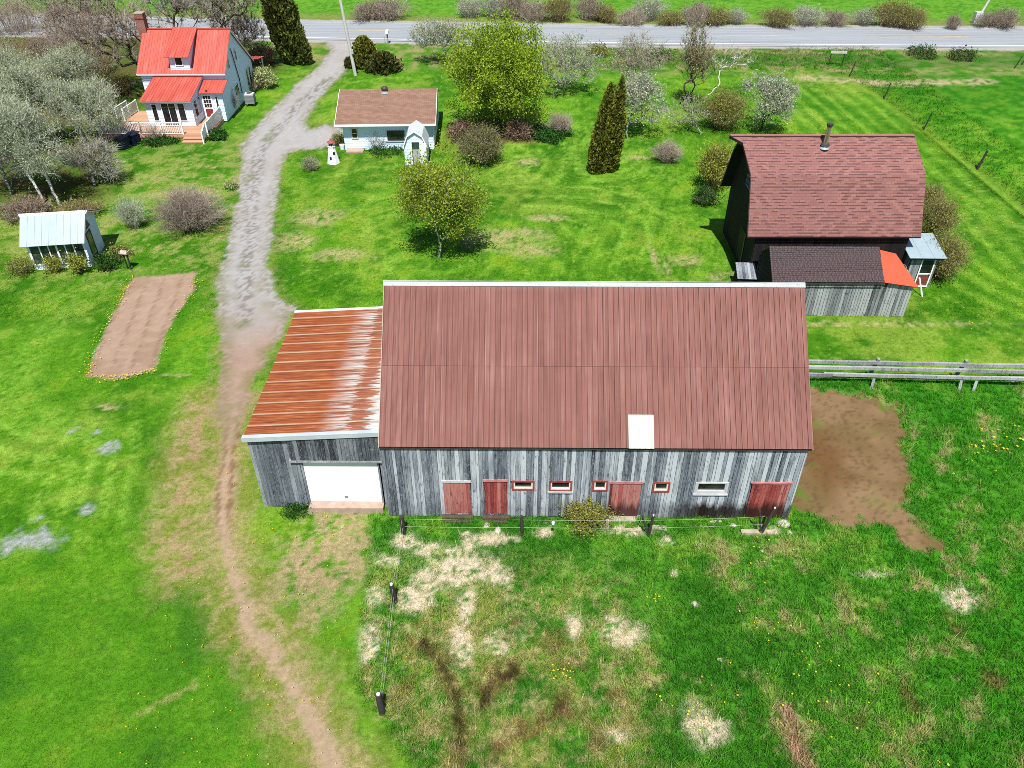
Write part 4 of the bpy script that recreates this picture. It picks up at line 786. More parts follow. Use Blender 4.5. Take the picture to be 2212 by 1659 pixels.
# dormer
dx0, dx1 = 2.65, 4.28; dfm = MB(); dz = lambda y_: 3.6+.75*(y_+.3)
dfm.prism([(dx0, .05, dz(.05)-.02), (dx1, .05, dz(.05)-.02), (dx1, .05, 4.98), (dx0, .05, 4.98)], (0, .08, 0)); laps(dfm, (0, .05, 0), X_, -Y_, [(dx0, dz(.05)), (dx1, dz(.05)), (dx1, 4.95), (dx0, 4.95)], .13, .02)
for xx, v_ in ((dx0, .06), (dx1, -.06)): dfm.prism([(xx, .13, dz(.13)-.02), (xx, 3.1, dz(3.1)-.02), (xx, 3.1, 6.32), (xx, .13, 5.0)], (v_, 0, 0))
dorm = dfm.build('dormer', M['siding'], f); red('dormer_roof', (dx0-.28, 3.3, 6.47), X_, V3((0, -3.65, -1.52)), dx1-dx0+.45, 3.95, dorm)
wd = window(f, (0, .028, 0), X_, -Y_, 3.12, 3.78, 4.20, 4.92, M['white'], .06, .04); wd.parent = dorm
# chimney
cm = MB(); cm.box(-.52, 2.95, 0, .18, 3.65, 7.55)
cm.box(-.57, 2.9, 7.2, .23, 3.7, 7.32); ch = cm.build('chimney', M['brick'], f); cm = MB(); cm.box(-.55, 2.92, 7.55, .21, 3.68, 7.62); cm.build('chimney_cap', M['concrete'], ch)
# right gable openings
for s0, s1, z0, z1, rl in ((1.2, 1.75, 3.55, 4.5, (.5,)), (3.5, 4.05, 3.6, 4.55, (.5,)), (1.75, 2.9, 1.05, 2.0, ()), (5.6, 6.25, .75, 2.3, (.5,)), (6.45, 7.1, .75, 2.3, (.5,))): window(f, (HW+.022, 0, 0), Y_, X_, s0, s1, z0, z1, M['white'], .06, .04, bars=(.33, .66) if not rl else (), rails=rl)
pm = MB(); pm.tube([(HW+.09, 2.6, 4.9), (HW+.09, 2.75, 4.6), (HW+.09, 3.4, 2.2), (HW+.09, 3.4, .9)], [.04]*4, 6); pm.build('vent_pipe', M['dark_metal'], f)
# veranda on the road side
red('veranda_roof', (2.2, HD+.05, 2.62), X_, V3((0, 1.9, -.30)), 5.5, 1.95)
vm = MB(); vm.box(2.3, HD+1.7, .1, 2.4, HD+1.8, 2.35); vm.box(7.45, HD+1.7, .1, 7.55, HD+1.8, 2.35); vm.box(5.0, HD+1.7, .1, 5.1, HD+1.8, 2.35); vm.build('veranda_post', M['white'], f)
vm = MB(); vm.box(2.2, HD+.02, .0, 7.6, HD+1.9, .1); vm.build('veranda_floor', M['deck'], f)
# --- deck
dk = thing('deck', 'tan board deck with white railings wrapping the front of the farmhouse', 'deck', (-31.2, 68.3, 0), math.radians(.4))
def P(x, y, z=0): return V3((x+31.2, y-68.3, z))
dm = MB(); y = 62.6
while y < 68.5:
    for a0, a1 in ([(-33.4, -24.5)] if y < 64.55 else [(-32.7, -29.92), (-26.08, -24.5)] if y < 66.6 else [(-32.4, -29.92)]): dm.box(a0+31.2, y-68.3, .36, a1+31.2, y-68.3+.138, .40, random.random())
    y += .145
dm.build('floor', M['deck'], dk)
dm = MB(); dm.box(-33.38+31.2, 62.61-68.3, -.02, -24.52+31.2, 62.65-68.3, .10, .2); dm.box(-33.4+31.2, 62.57-68.3, .2, -24.5+31.2, 62.598-68.3, .39, .8); dm.box(-33.38+31.2, 62.66-68.3, .0, -33.34+31.2, 64.5-68.3, .35); dm.box(-24.52+31.2, 62.62-68.3, .0, -24.48+31.2, 66.6-68.3, .35); dm.build('skirting', M['deck'], dk)
dm = MB()
for q, z in ((62.2, .25), (61.78, .11)): dm.box(-26.5+31.2, q-68.3, z-.05, -24.75+31.2, q+.40-68.3, z, random.random()); dm.box(-26.45+31.2, q+.03-68.3, -.02, -24.8+31.2, q+.06-68.3, z-.051, .3)
dm.build('steps', M['deck'], dk)
def railing(p, q, z0=.40, h_=.95, zq=None):
    p, q = P(*p, z0), P(*q, zq if zq is not None else z0); mb = MB(); L = (q-p).length; u_ = (q-p)/L; n_ = max(1, round(L/1.9))
    for i in range(n_+1): c_ = p+u_*L*i/n_; mb.bar(c_, c_+Z_*(h_+.06), .1)
    mb.bar(p+Z_*h_, q+Z_*h_, .09, .05); mb.bar(p+Z_*.1, q+Z_*.1, .05, .05)
    k = int(L/.135)
    for i in range(1, k): c_ = p+u_*L*i/k; mb.bar(c_+Z_*.1, c_+Z_*h_, .035)
    mb.build('railing', M['white'], dk)
railing((-33.3, 62.68), (-29.9, 62.68)); railing((-29.9, 62.68), (-26.55, 62.68)); railing((-24.58, 62.68), (-24.58, 66.5)); railing((-24.7, 62.62), (-24.7, 61.7), .40, .9, .0); railing((-32.55, 66.1), (-32.3, 68.4)); railing((-33.3, 64.5), (-33.3, 62.8)); railing((-33.3, 66.4), (-33.05, 68.2)); 
# --- bungalow
u = thing('bungalow', 'low white bungalow with a faded brown shingle roof beside the gravel drive', 'house', (-13.12, 60.48, 0), math.radians(1.6))
LU, DU = 7.0, 7.3
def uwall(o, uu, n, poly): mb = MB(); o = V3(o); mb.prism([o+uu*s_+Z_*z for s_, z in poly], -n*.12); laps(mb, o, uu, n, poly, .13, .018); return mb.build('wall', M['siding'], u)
uwall(V3((0, 0, 0)), X_, -Y_, [(0, 0), (LU, 0), (LU, 2.1), (0, 2.1)]); uwall(V3((LU, 0, 0)), Y_, X_, [(.121, 0), (DU-.121, 0), (DU-.121, 2.1), (DU/2, 3.4), (.121, 2.1)]); uwall(V3((0, DU, 0)), -Y_, -X_, [(.121, 0), (DU-.121, 0), (DU-.121, 2.1), (DU/2, 3.4), (.121, 2.1)]); uwall(V3((LU, DU, 0)), -X_, Y_, [(0, 0), (LU, 0), (LU, 2.1), (0, 2.1)])
rm = MB(); sl_ = 1.45/4.1; slab(rm, [(-.5, -.45, 2.12), (7.22, -.45, 2.12), (7.22, DU/2, 3.57), (-.5, DU/2, 3.57)], .06); slab(rm, [(-.5, DU+.45, 2.12), (7.22, DU+.45, 2.12), (7.22, DU/2, 3.57), (-.5, DU/2, 3.57)], .06); rm.build('roof', M['shingle_tan'], u)
rm = MB(); rm.box(-.55, -.58, 2.02, 7.26, -.46, 2.14); rm.tube([(7.0, -.5, 2.02), (7.0, -.06, 1.8), (7.0, -.06, .1)], [.04]*3, 6); rm.build('gutter', M['white'], u)
rm = MB(); rm.bar((7.24, -.45, 2.08), (7.24, DU/2, 3.52), .03, .12); rm.bar((7.24, DU/2, 3.52), (7.24, DU+.45, 2.08), .03, .12); rm.bar((-.52, -.45, 2.08), (-.52, DU/2, 3.52), .03, .12); rm.build('roof_trim', M['white'], u)
rm = MB(); rm.box(-.5, -.44, 2.0, 7.2, -.02, 2.04); rm.build('soffit', M['white'], u)
window(u, (0, -.02, 0), X_, -Y_, .62, 1.12, .9, 1.72, M['cream'], .06, .05, rails=(.5,)); w2 = window(u, (0, -.02, 0), X_, -Y_, 3.38, 4.72, .72, 1.50, M['dark_metal'], .06, .05, bars=(.5,))
wm = MB(); wm.box(3.2, -.09, .62, 4.9, -.02, .70); wm.build('window_sill', M['grey_trim'], w2)
window(u, (LU+.018, 0, 0), Y_, X_, 1.6, 2.7, .9, 1.8, M['cream'], .06, .05, bars=(.5,)); window(u, (LU+.018, 0, 0), Y_, X_, 4.2, 5.1, .9, 1.8, M['cream'], .06, .05)
vm = MB(); vx, vy, vz = 3.1, 3.2, 3.41; vm.tube([(vx, vy, vz-.05), (vx, vy, vz+.16)], [.3, .2], 14); v1 = vm.build('vent_base', M['pale_metal'], u)
vm = MB(); vm.tube([(vx, vy, vz+.14), (vx, vy, vz+.2), (vx, vy, vz+.36), (vx, vy, vz+.46), (vx, vy, vz+.5)], [.16, .25, .27, .18, .05], 14); vm.build('roof_vent', simple('brown_vent_metal', (.06, .045, .04), .4), u)
vm = MB(); vm.box(.15, -.75, -.02, 1.5, -.03, .12); vm.build('door_step', M['concrete'], u)
# --- play house
ph = thing('small_gambrel_shed', 'little white shed with a translucent gambrel roof and open door in front of the bungalow', 'shed', (-8.05, 57.35, 0), math.radians(1.5))
W0, D0 = 1.65, 2.3; gpf = [(0, 0), (W0, 0), (W0, 1.45), (W0-.30, 2.15), (W0/2, 2.5), (.30, 2.15), (0, 1.45)]
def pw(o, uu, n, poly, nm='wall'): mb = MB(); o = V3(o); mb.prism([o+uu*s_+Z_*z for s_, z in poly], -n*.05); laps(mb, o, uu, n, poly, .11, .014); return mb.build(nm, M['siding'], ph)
pw((0, 0, 0), X_, -Y_, [(0, 0), (.58, 0), (.58, 1.75), (.12, 1.75), (0, 1.45)]); pw((0, 0, 0), X_, -Y_, [(.121, 1.755), (W0-.121, 1.755), (W0-.31, 2.13), (W0/2, 2.48), (.31, 2.13)])
pw((0, 0, 0), X_, -Y_, [(1.15, 0), (W0, 0), (W0, 1.45), (W0-.12, 1.75), (1.15, 1.75)])
pw((W0, 0, 0), Y_, X_, [(.051, 0), (D0, 0), (D0, 1.45), (.051, 1.45)]); pw((0, D0, 0), -Y_, -X_, [(0, 0), (D0-.051, 0), (D0-.051, 1.45), (0, 1.45)]); pw((W0, D0+.05, 0), -X_, Y_, gpf)
rp = [(-.08, 1.38), (.26, 2.2), (W0/2, 2.58), (W0-.26, 2.2), (W0+.08, 1.38)]; rm = MB()
for (x0, z0), (x1, z1) in zip(rp[:-1], rp[1:]):
    q = [(x0, -.12, z0), (x0, D0+.12, z0), (x1, D0+.12, z1), (x1, -.12, z1)]; slab(rm, q, .03)
rm.build('roof', simple('milky_roof_sheet', (.50, .54, .56), .35, .12, 2.5), ph)
rm = MB()
for (x0, z0), (x1, z1) in zip(rp[:-1], rp[1:]): rm.bar((x0, -.13, z0+.0), (x1, -.13, z1+.0), .05, .07)
rm.build('bargeboard', M['white'], ph)
dm = MB(); dm.obox((1.14, -.03, .05), V3((.52, -.30, 0)), V3((.02, .035, 0)), (0, 0, 1.68)); dm.build('open_door', M['white'], ph)
dm = MB(); dm.box(.58, .35, .0, 1.15, .38, 1.74); dm.build('interior_panel', M['ac_grey'], ph)
# --- model lighthouse
lh = thing('model_lighthouse', 'knee high white garden lighthouse with black windows and a red cap', 'garden ornament', (-13.58, 57.85, 0), math.radians(12))
def ngon(r, z, n=8, ph_=PI/8): return [V3((r*math.cos(2*PI*i/n+ph_), r*math.sin(2*PI*i/n+ph_), z)) for i in range(n)]
lm = MB()
for k in range(9):
    r0, r1 = .50-.26*k/9, .50-.26*(k+1)/9; A, B = ngon(r0, k*.14), ngon(r1+.012, (k+1)*.14)
    for i in range(8): j = (i+1) % 8; lm.face([A[i], A[j], B[j], B[i]], random.random())
lm.build('tower', M['white'], lh)
lm = MB()
for zz, rr in ((1.26, .30), (1.30, .30)): lm.face(ngon(rr, zz) if zz > 1.28 else ngon(rr, zz)[::-1])
A, B = ngon(.30, 1.26), ngon(.30, 1.30)
for i in range(8): j = (i+1) % 8; lm.face([A[i], A[j], B[j], B[i]])
lm.build('gallery', M['white'], lh)
lm = MB(); lm.tube([(0, 0, 1.30), (0, 0, 1.58)], [.19, .19], 8); ln = lm.build('lantern', M['glass'], lh); lm = MB()
for i in range(8): p_ = ngon(.20, 1.30)[i]; lm.bar(p_, p_+Z_*.28, .03)
lm.build('lantern_bars', M['white'], ln)
lm = MB(); A = ngon(.33, 1.58)
for i in range(8): j = (i+1) % 8; lm.face([A[i], A[j], (0, 0, 1.78)])
lm.face(A[::-1]); lm.tube([(0, 0, 1.76), (0, 0, 1.84)], [.04, .03], 6); lm.build('cap', simple('faded_maroon_cap', (.26, .06, .06), .5), lh)
lm = MB()
for sx, sz in ((.12, .72), (-.16, .38)): r_ = .50-.26*sz/1.26; lm.obox((sx-.07, -r_*.925-.012, sz), (.14, 0, 0), (0, .03, 0), (0, .04, .2))
lm.build('window', M['glass'], lh)
# --- potting shed
gh = thing('potting_shed', 'small glazed potting shed with a pale metal roof at the edge of the lawn', 'shed', (-28.25, 41.2, 0), math.radians(8))
GW, GDp = 3.2, 2.7; gpoly = [(0, 0), (GDp, 0), (GDp, 2.25), (1.25, 2.88), (0, 1.78)]
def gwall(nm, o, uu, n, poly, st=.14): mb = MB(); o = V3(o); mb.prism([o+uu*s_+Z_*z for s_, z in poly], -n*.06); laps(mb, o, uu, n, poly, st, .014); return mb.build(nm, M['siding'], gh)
gwall('wall', (GW, 0, 0), Y_, X_, gpoly); gwall('wall', (0, GDp, 0), -Y_, -X_, [(GDp-s_, z) for s_, z in gpoly]); gwall('wall', (GW-.061, GDp, 0), -X_, Y_, [(0, 0), (GW-.122, 0), (GW-.122, 2.2), (0, 2.2)])
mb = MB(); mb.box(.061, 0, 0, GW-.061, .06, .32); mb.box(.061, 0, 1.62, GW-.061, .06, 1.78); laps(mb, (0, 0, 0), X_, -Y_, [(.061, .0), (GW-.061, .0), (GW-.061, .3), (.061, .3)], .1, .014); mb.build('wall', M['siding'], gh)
mb = MB(); mb.box(.08, .045, .33, GW-.08, .055, 1.61); gl = mb.build('front_glazing', M['gglass'], gh)
mb = MB()
for i, q in enumerate((.061, .62, 1.12, 1.55, 2.05, 2.52, GW-.12)): mb.box(q, -.005, .32, q+(.06 if i != 3 else .10), .044, 1.62)
mb.box(.061, -.05, .30, GW-.061, .0, .36); mb.build('glazing_bars', M['white'], gl)
mb = MB(); ribbed(mb, (-.25, 1.22, 2.95), X_, V3((0, -1.52, -1.27)), GW+.4, 1.98, .4, .03, .016, .02); mb.build('roof', M['pale_metal'], gh)
mb = MB(); slab(mb, [(-.25, GDp+.35, 2.28), (GW+.3, GDp+.35, 2.28), (GW+.3, 1.24, 3.02), (-.25, 1.24, 3.02)], .05); mb.build('rear_roof', M['shingle_red'], gh)
mb = MB(); mb.box(-.3, 1.17, 2.86, GW+.22, 1.235, 3.05); mb.bar((GW+.27, 1.2, 2.98), (GW+.27, GDp+.35, 2.23), .03, .12); mb.bar((GW+.13, 1.2, 2.90), (GW+.13, -.3, 1.65), .03, .10); mb.build('ridge_board', M['white'], gh)
dm = MB(); xx = GW+.02; dm.box(xx, .55, .05, xx+.035, .62, 1.85); dm.box(xx, 1.28, .05, xx+.035, 1.35, 1.85); dm.box(xx, .62, 1.77, xx+.035, 1.28, 1.85); dm.box(xx, .62, .05, xx+.035, 1.28, .15); dr = dm.build('door', M['dark_metal'], gh); dm = MB(); dm.box(xx, .62, .15, xx+.02, 1.28, 1.77); dm.build('pane', M['gglass'], dr)
wm = MB(); wm.prism([(xx-.004, .75, 1.98), (xx-.004, 1.55, 1.98), (xx-.004, 1.22, 2.55)], (.02, 0, 0)); wd = wm.build('gable_window', M['glass'], gh); wm = MB(); wm.bar((xx+.02, .7, 1.95), (xx+.02, 1.6, 1.95), .05, .04); wm.bar((xx+.02, .7, 1.97), (xx+.02, 1.22, 2.6), .05, .04); wm.bar((xx+.02, 1.6, 1.97), (xx+.02, 1.24, 2.6), .05, .04); wm.build('frame', M['white'], wd)
# ------------------------------------------------------------------ small things
bf = thing('bird_feeder', 'small tray on two dark legs standing in grass above the dug bed', 'bird feeder', (*at(583, 810/2+0, 0), 0) if False else (-22.75, 41.35, 0), math.radians(-10))
m_ = MB(); m_.bar((-.11, 0, 0), (-.11, 0, 1.05), .07); m_.build('leg', M['wood_dark'], bf); m_ = MB(); m_.bar((.13, -.05, 0), (.13, 0, 1.05), .07); m_.build('leg', M['wood_dark'], bf)
m_ = MB(); m_.box(-.26, -.17, 1.05, .26, .17, 1.10); m_.box(-.26, -.17, 1.10, -.22, .17, 1.18); m_.box(.22, -.17, 1.10, .26, .17, 1.18); m_.prism([(-.2, -.12, 1.10), (-.2, .12, 1.10), (-.2, 0, 1.24)], (.4, 0, 0)); m_.build('tray', M['wood_pale'], bf)
hp = thing('heat_pump', 'grey outdoor heat pump unit on legs beside the shaded house wall', 'heat pump', (-23.35, 71.2, 0), math.radians(4))
m_ = MB(); m_.box(-.4, -.4, .28, .4, .4, 1.05); 
m_.build('casing', M['ac_grey'], hp)
m_ = MB()
for i in range(9): z = .34+i*.07; m_.box(-.415, -.415, z, .415, -.401, z+.03); m_.box(.401, -.40, z, .415, .41, z+.03)
m_.build('side_louvres', simple('grey_louvres', (.17, .18, .19), .5), hp)
m_ = MB(); m_.tube([(0, 0, 1.052), (0, 0, 1.09)], [.36, .34], 20); fn = m_.build('fan_guard', M['white'], hp); m_ = MB(); m_.tube([(0, 0, 1.088), (0, 0, 1.10)], [.27, .27], 18); m_.build('fan', M['dark_metal'], fn)
for sx in (-.34, .34):
    for sy in (-.34, .34): m_ = MB(); m_.bar((sx, sy, 0), (sx, sy, .28), .06); m_.build('leg', M['dark_metal'], hp)
def compost(x, y, rz, label):
    c_ = thing('compost_bin', label, 'compost bin', (x, y, 0), rz, 'dark blue bins below the deck')
    m_ = MB(); m_.prism([(-.32, -.36, .0), (.32, -.36, .0), (.36, -.40, .82), (-.36, -.40, .82)], (0, .74, 0)); m_.box(-.28, -.43, .1, .28, -.40, .2); m_.build('body', M['plastic_navy'], c_)
    m_ = MB(); m_.obox((-.39, -.44, .825), (.78, 0, 0), (0, .84, .10), (0, -.01, .06)); m_.box(-.3, -.46, .80, .3, -.44, .84); m_.build('lid', M['plastic_navy'], c_)
    m_ = MB(); m_.tube([(-.36, .36, .12), (-.30, .36, .12)], [.11, .11], 10); m_.build('wheel', M['dark_metal'], c_); m_ = MB(); m_.tube([(.30, .36, .12), (.36, .36, .12)], [.11, .11], 10); m_.build('wheel', M['dark_metal'], c_)
compost(-30.65, 60.75, math.radians(-25), 'dark blue lidded bin, the nearer of two below the deck'); compost(-30.1, 61.65, math.radians(-25), 'dark blue lidded bin right against the deck, behind another')
up_ = thing('utility_pole', 'tall bleached wooden utility pole beside the gravel drive', 'utility pole', (*at(768, 163), 0))
m_ = MB(); m_.tube([(0, 0, -.1), (-.40, 0, 4.5), (-.88, 0, 9.8)], [.17, .15, .12], 12); m_.build('pole', M['pole'], up_); m_ = MB(); m_.box(-.12, -.28, 2.1, .1, -.13, 2.5); m_.build('meter_box', M['ac_grey'], up_)
m_ = MB(); m_.bar((-1.9, 0, 9.3), (.2, 0, 9.3), .1, .12); m_.build('crossarm', M['wood_grey'], up_)
u2 = thing('utility_pole', 'thin grey pole standing in brush beyond the road, middle of the view', 'utility pole', (*at(1091, 25), 0)); m_ = MB(); m_.tube([(0, 0, -.1), (0, 0, 8.5)], [.14, .10], 10); m_.build('pole', M['pole'], u2); m_ = MB(); m_.bar((-1, 0, 8.1), (1, 0, 8.1), .1, .12); m_.build('crossarm', M['wood_grey'], u2)
u3 = thing('utility_pole', 'leaning pale pole with a white box beyond the road at far right', 'utility pole', (*at(2107, 50), 0)); m_ = MB(); m_.tube([(0, 0, -.1), (1.1, 0, 4.0), (2.4, .2, 8.4)], [.16, .14, .1], 10); m_.build('pole', M['pole'], u3); m_ = MB(); m_.box(-.45, -.45, .0, .35, .15, 1.3); m_.build('ground_box', simple('pale_box', (.55, .56, .58), .5), u3)
mbx = thing('mailbox', 'white mailbox on a grey post at the road shoulder', 'mailbox', (*at(838, 94), 0)); m_ = MB(); m_.bar((0, 0, 0), (0, 0, 1.05), .14); m_.bar((-.35, .1, 0), (-.3, .1, .7), .06); m_.build('post', M['wood_grey'], mbx)
m_ = MB(); m_.prism([(-.18, -.32, 1.05), (.18, -.32, 1.05), (.18, -.32, 1.28)]+[(.18*math.cos(PI*i/8), -.32, 1.28+.16*math.sin(PI*i/8)) for i in range(1, 8)]+[(-.18, -.32, 1.28)], (0, .64, 0)); m_.build('box', M['white'], mbx)
sg = thing('notice_frame', 'low dark frame with a white top board in the roadside grass', 'sign frame', (*at(1790, 141), 0), math.radians(-3)); m_ = MB(); m_.bar((0, 0, 0), (0, 0, 1.3), .09); m_.build('post', M['wood_dark'], sg); m_ = MB(); m_.bar((1.35, 0, 0), (1.35, 0, 1.3), .09); m_.build('post', M['wood_dark'], sg); m_ = MB(); m_.box(-.1, -.1, 1.18, 1.5, -.05, 1.42); m_.build('board', M['grey_trim'], sg)
# split-rail fence
rf = thing('rail_fence', 'silvery three rail wooden fence running right from the brown roofed barn', 'fence', (13.2, 30.35, 0), math.radians(-2.0))
def rail(y, z, pieces):
    for x0, x1, dz_ in pieces: m_ = MB(); m_.bar((x0, y+random.uniform(-.03, .03), z+dz_), (x1, y+random.uniform(-.03, .03), z+dz_*-.4), .12, .155, random.random()); m_.build('rail', M['wood_grey'], rf)
rail(.12, 1.10, [(-1.6, 3.9, .0), (3.7, 8.6, .01), (8.1, 13.5, -.03), (13.2, 18, 0)]); rail(0, .84, [(-1.6, 3.3, -.02), (3.0, 8.4, .02), (8.2, 13.6, -.02), (13.3, 18, .0)]); rail(-.14, .52, [(-1.6, 2.1, .0), (1.7, 4.9, .02), (4.5, 8.3, .0), (8.0, 10.4, -.03), (10.2, 14.4, 0), (14, 18, .02)])
for px2 in (.7, 4.1, 8.2, 12.4, 16.2):
    m_ = MB(); m_.bar((px2, .42, -.05), (px2+.05, .10, 1.34), .13, .13); m_.build('post', M['wood_grey'], rf); m_ = MB(); m_.bar((px2-.12+random.uniform(-.08, .08), -.50, -.05), (px2-.02, -.24, .42), .12, .10); m_.build('brace', M['wood_grey'], rf)
m_ = MB(); m_.bar((8.75, -.52, -.05), (8.9, -.24, .42), .12, .10); m_.build('brace', M['wood_grey'], rf)
# pasture wire fence in front of the barn
wf = thing('wire_fence', 'two strand pale wire fence along the front of the long barn', 'fence', (0, 0, 0))
PP = [at(872, 1152), at(1129, 1156), at(1400, 1159), at(1642, 1155)]
def fpost(x, y, h_, r_, label, lean=(0, 0), v=False, cap=False, group='dark posts of the pasture wire fence'):
    t_ = thing('fence_post', label, 'fence post', (x, y, 0), 0, group); m_ = MB(); m_.tube([(0, 0, -.1), (lean[0], lean[1], h_)], [r_, r_*.9], 9); m_.build('post', M['wood_dark'], t_)
    if v: m_ = MB(); m_.tube([(.05, 0, -.1), (v, .1, h_*.9)], [r_*.7, r_*.6], 8); m_.build('strut', M['wood_dark'], t_)
    if cap: m_ = MB(); m_.tube([(lean[0], lean[1], h_-.02), (lean[0], lean[1], h_+.05)], [r_*.55, r_*.5], 8); m_.build('insulator', M['white'], t_)
fpost(*PP[0], .95, .10, 'thick dark fence post in front of the grey garage corner of the barn'); fpost(*PP[1], 1.0, .075, 'dark fence post before the first window of the barn', (-.06, .05)); fpost(*PP[2], 1.15, .06, 'forked dark fence post right of the middle red barn door', (.08, 0), -.32, True); fpost(*PP[3], 1.35, .06, 'forked dark fence post with white tip before the end red door', (.32, .1), -.22, True)
fpost(*at(853, 1300), .95, .10, 'black fence post in rough grass below the garage', (-.04, 0), False, True); fpost(*at(826, 1540), 1.0, .11, 'black fence post at the lower left edge of the rough pasture', (-.03, .02), False, True)
m_ = MB()
ch_ = [(*at(826, 1540), .8), (*at(853, 1300), .8), (*PP[0], .8), (*PP[1], .85), (*PP[2], .9), (*PP[3], 1.0)]
for dz_ in (0, -.42):
    for p, q in zip(ch_[:-1], ch_[1:]): 
        mid = (V3(p)+V3(q))/2-Z_*.03; m_.tube([V3(p)+Z_*dz_, mid+Z_*dz_, V3(q)+Z_*dz_], [.0035]*3, 4, cap=False)
m_.build('wires', M['wire'], wf); m_ = MB(); pq = V3(at(1372, 1140)+(.86,)) ; m_.tube([(1.55, 20.35, .80), (1.55, 20.35, .90)], [.06, .06], 8); m_.build('insulator', M['white'], wf)
for i, (X, Y, lb) in enumerate([(1834, 166, 'dark post of the field fence, farthest one near the tan strip'), (1908, 214, 'dark field fence post left of the deep green hay field, second from the road'), (1994, 281, 'slanting dark field fence post behind the gambrel roof ridge'), (2110, 366, 'thick dark field fence post nearest the gambrel barn'), (2190, 148, 'dark leaning post at the far right of the verge'), (2206, 140, 'thin dark post beside another at the far right verge')]): fpost(*at(X, Y), 1.45 if i < 4 else 1.2, .06 if i != 3 else .09, lb, (.28 if i < 4 else .4, .0), group='posts of the right field fence')
# odds and ends
def lump(name, label, cat, x, y, sx, sy, sz, mat_, seed=0, group=None):
    rg = np.random.default_rng(seed); n_, k_ = 10, 7; V, F = [], []
    for i in range(k_):
        th = PI/2*i/(k_-1)
        for j in range(n_):
            q = rg.uniform(.82, 1.15); V.append((sx*math.cos(th)*math.cos(2*PI*j/n_)*q, sy*math.cos(th)*math.sin(2*PI*j/n_)*q, sz*math.sin(th)*rg.uniform(.85, 1.1)-.03))
    for i in range(k_-1):
        for j in range(n_): j2 = (j+1) % n_; F.append((i*n_+j, i*n_+j2, (i+1)*n_+j2, (i+1)*n_+j))
    o = npmesh(name, V, F, mat_, rnd=np.full(len(F), .5), smooth=False); o.location = (x, y, 0); return tag(o, label, cat, group)
for i, (X, Y, sx, sy, lb) in enumerate([(1692, 1131, .30, .22, 'large pale flat stone at the right front corner of the barn'), (1705, 1150, .13, .12, 'small pale stone below the barn corner stone'), (1545, 1126, .28, .1, 'flat pale stone under the white framed barn window'), (1583, 1135, .16, .12, 'pale stone left of the end red barn door'), (1052, 1134, .13, .18, 'upright pale stone below the left red doors'), (1075, 1145, .13, .2, 'bleached stone in straw below the second red door'), (1551, 1187, .1, .08, 'small white stone in the pasture below the wide barn window'), (1646, 1190, .11, .1, 'pale stone in grass below the forked end post'), (1556, 1425, .14, .1, 'lone bright white stone in the middle of the pasture'), (1500, 1306, .14, .16, 'white stone in green pasture grass above the lone bright one'), (2060, 1022, .07, .06, 'little white pebble on the brown barnyard mud')]): lump('stone', lb, 'stone', *at(X, Y), sx, sy, min(sx, sy)*.7, M['stone'], i, 'pale stones around the barn front')
def beam(name, label, X0, Y0, X1, Y1, w_, h_, mat_, z=0.0):
    p, q = at(X0, Y0), at(X1, Y1); m_ = MB(); c_ = ((p[0]+q[0])/2, (p[1]+q[1])/2); m_.bar((p[0]-c_[0], p[1]-c_[1], h_/2+z), (q[0]-c_[0], q[1]-c_[1], h_/2+z), w_, h_); o = m_.build(name, mat_); o.location = (*c_, 0); return tag(o, label, 'timber')
beam('timber_plank', 'flat bleached plank in the grass right of the yellow green bush', 1345, 1147, 1385, 1144, .16, .05, M['wood_pale']); beam('timber_plank', 'pale beam on the ground at the foot of the end red door', 1600, 1152, 1678, 1153, .2, .12, M['wood_pale']); beam('timber_plank', 'wide bleached plank behind the forked post in the middle', 1405, 1140, 1440, 1143, .22, .06, M['wood_pale'])
st = thing('stub_post', 'short bleached stub post beside the bush in front of the barn', 'post', (*at(1311, 1140), 0)); m_ = MB(); m_.bar((0, 0, -.05), (0, .02, .42), .12); m_.build('post', M['wood_pale'], st)
sk = thing('leaning_stake', 'white leaning stake at the orange roofed end of the plank shed', 'stake', (*at(1992, 641), 0)); m_ = MB(); m_.bar((0, 0, 0), (-.25, .5, .95), .06); m_.build('stake', M['white'], sk)
pl = thing('white_pail', 'white pail on grass at the left corner of the bungalow', 'pail', (*at(740, 322), 0)); m_ = MB(); m_.tube([(0, 0, 0), (0, 0, .36)], [.17, .21], 14); m_.build('bucket', M['white'], pl); m_ = MB(); m_.tube([(.21*math.cos(PI*i/8), 0, .34+.14*math.sin(PI*i/8)) for i in range(9)], [.01]*9, 4); m_.build('handle', M['dark_metal'], pl)
tb = thing('garden_table', 'dark table half hidden by the grey apple tree on the deck end', 'table', (-33.0, 63.6, .40)); m_ = MB(); m_.tube([(0, 0, .68), (0, 0, .72)], [.5, .5], 14); m_.build('table_top', M['wood_rot'], tb)
for sx in (-.3, .3):
    for sy in (-.3, .3): m_ = MB(); m_.bar((sx, sy, 0), (sx, sy, .68), .05); m_.build('leg', M['dark_metal'], tb)
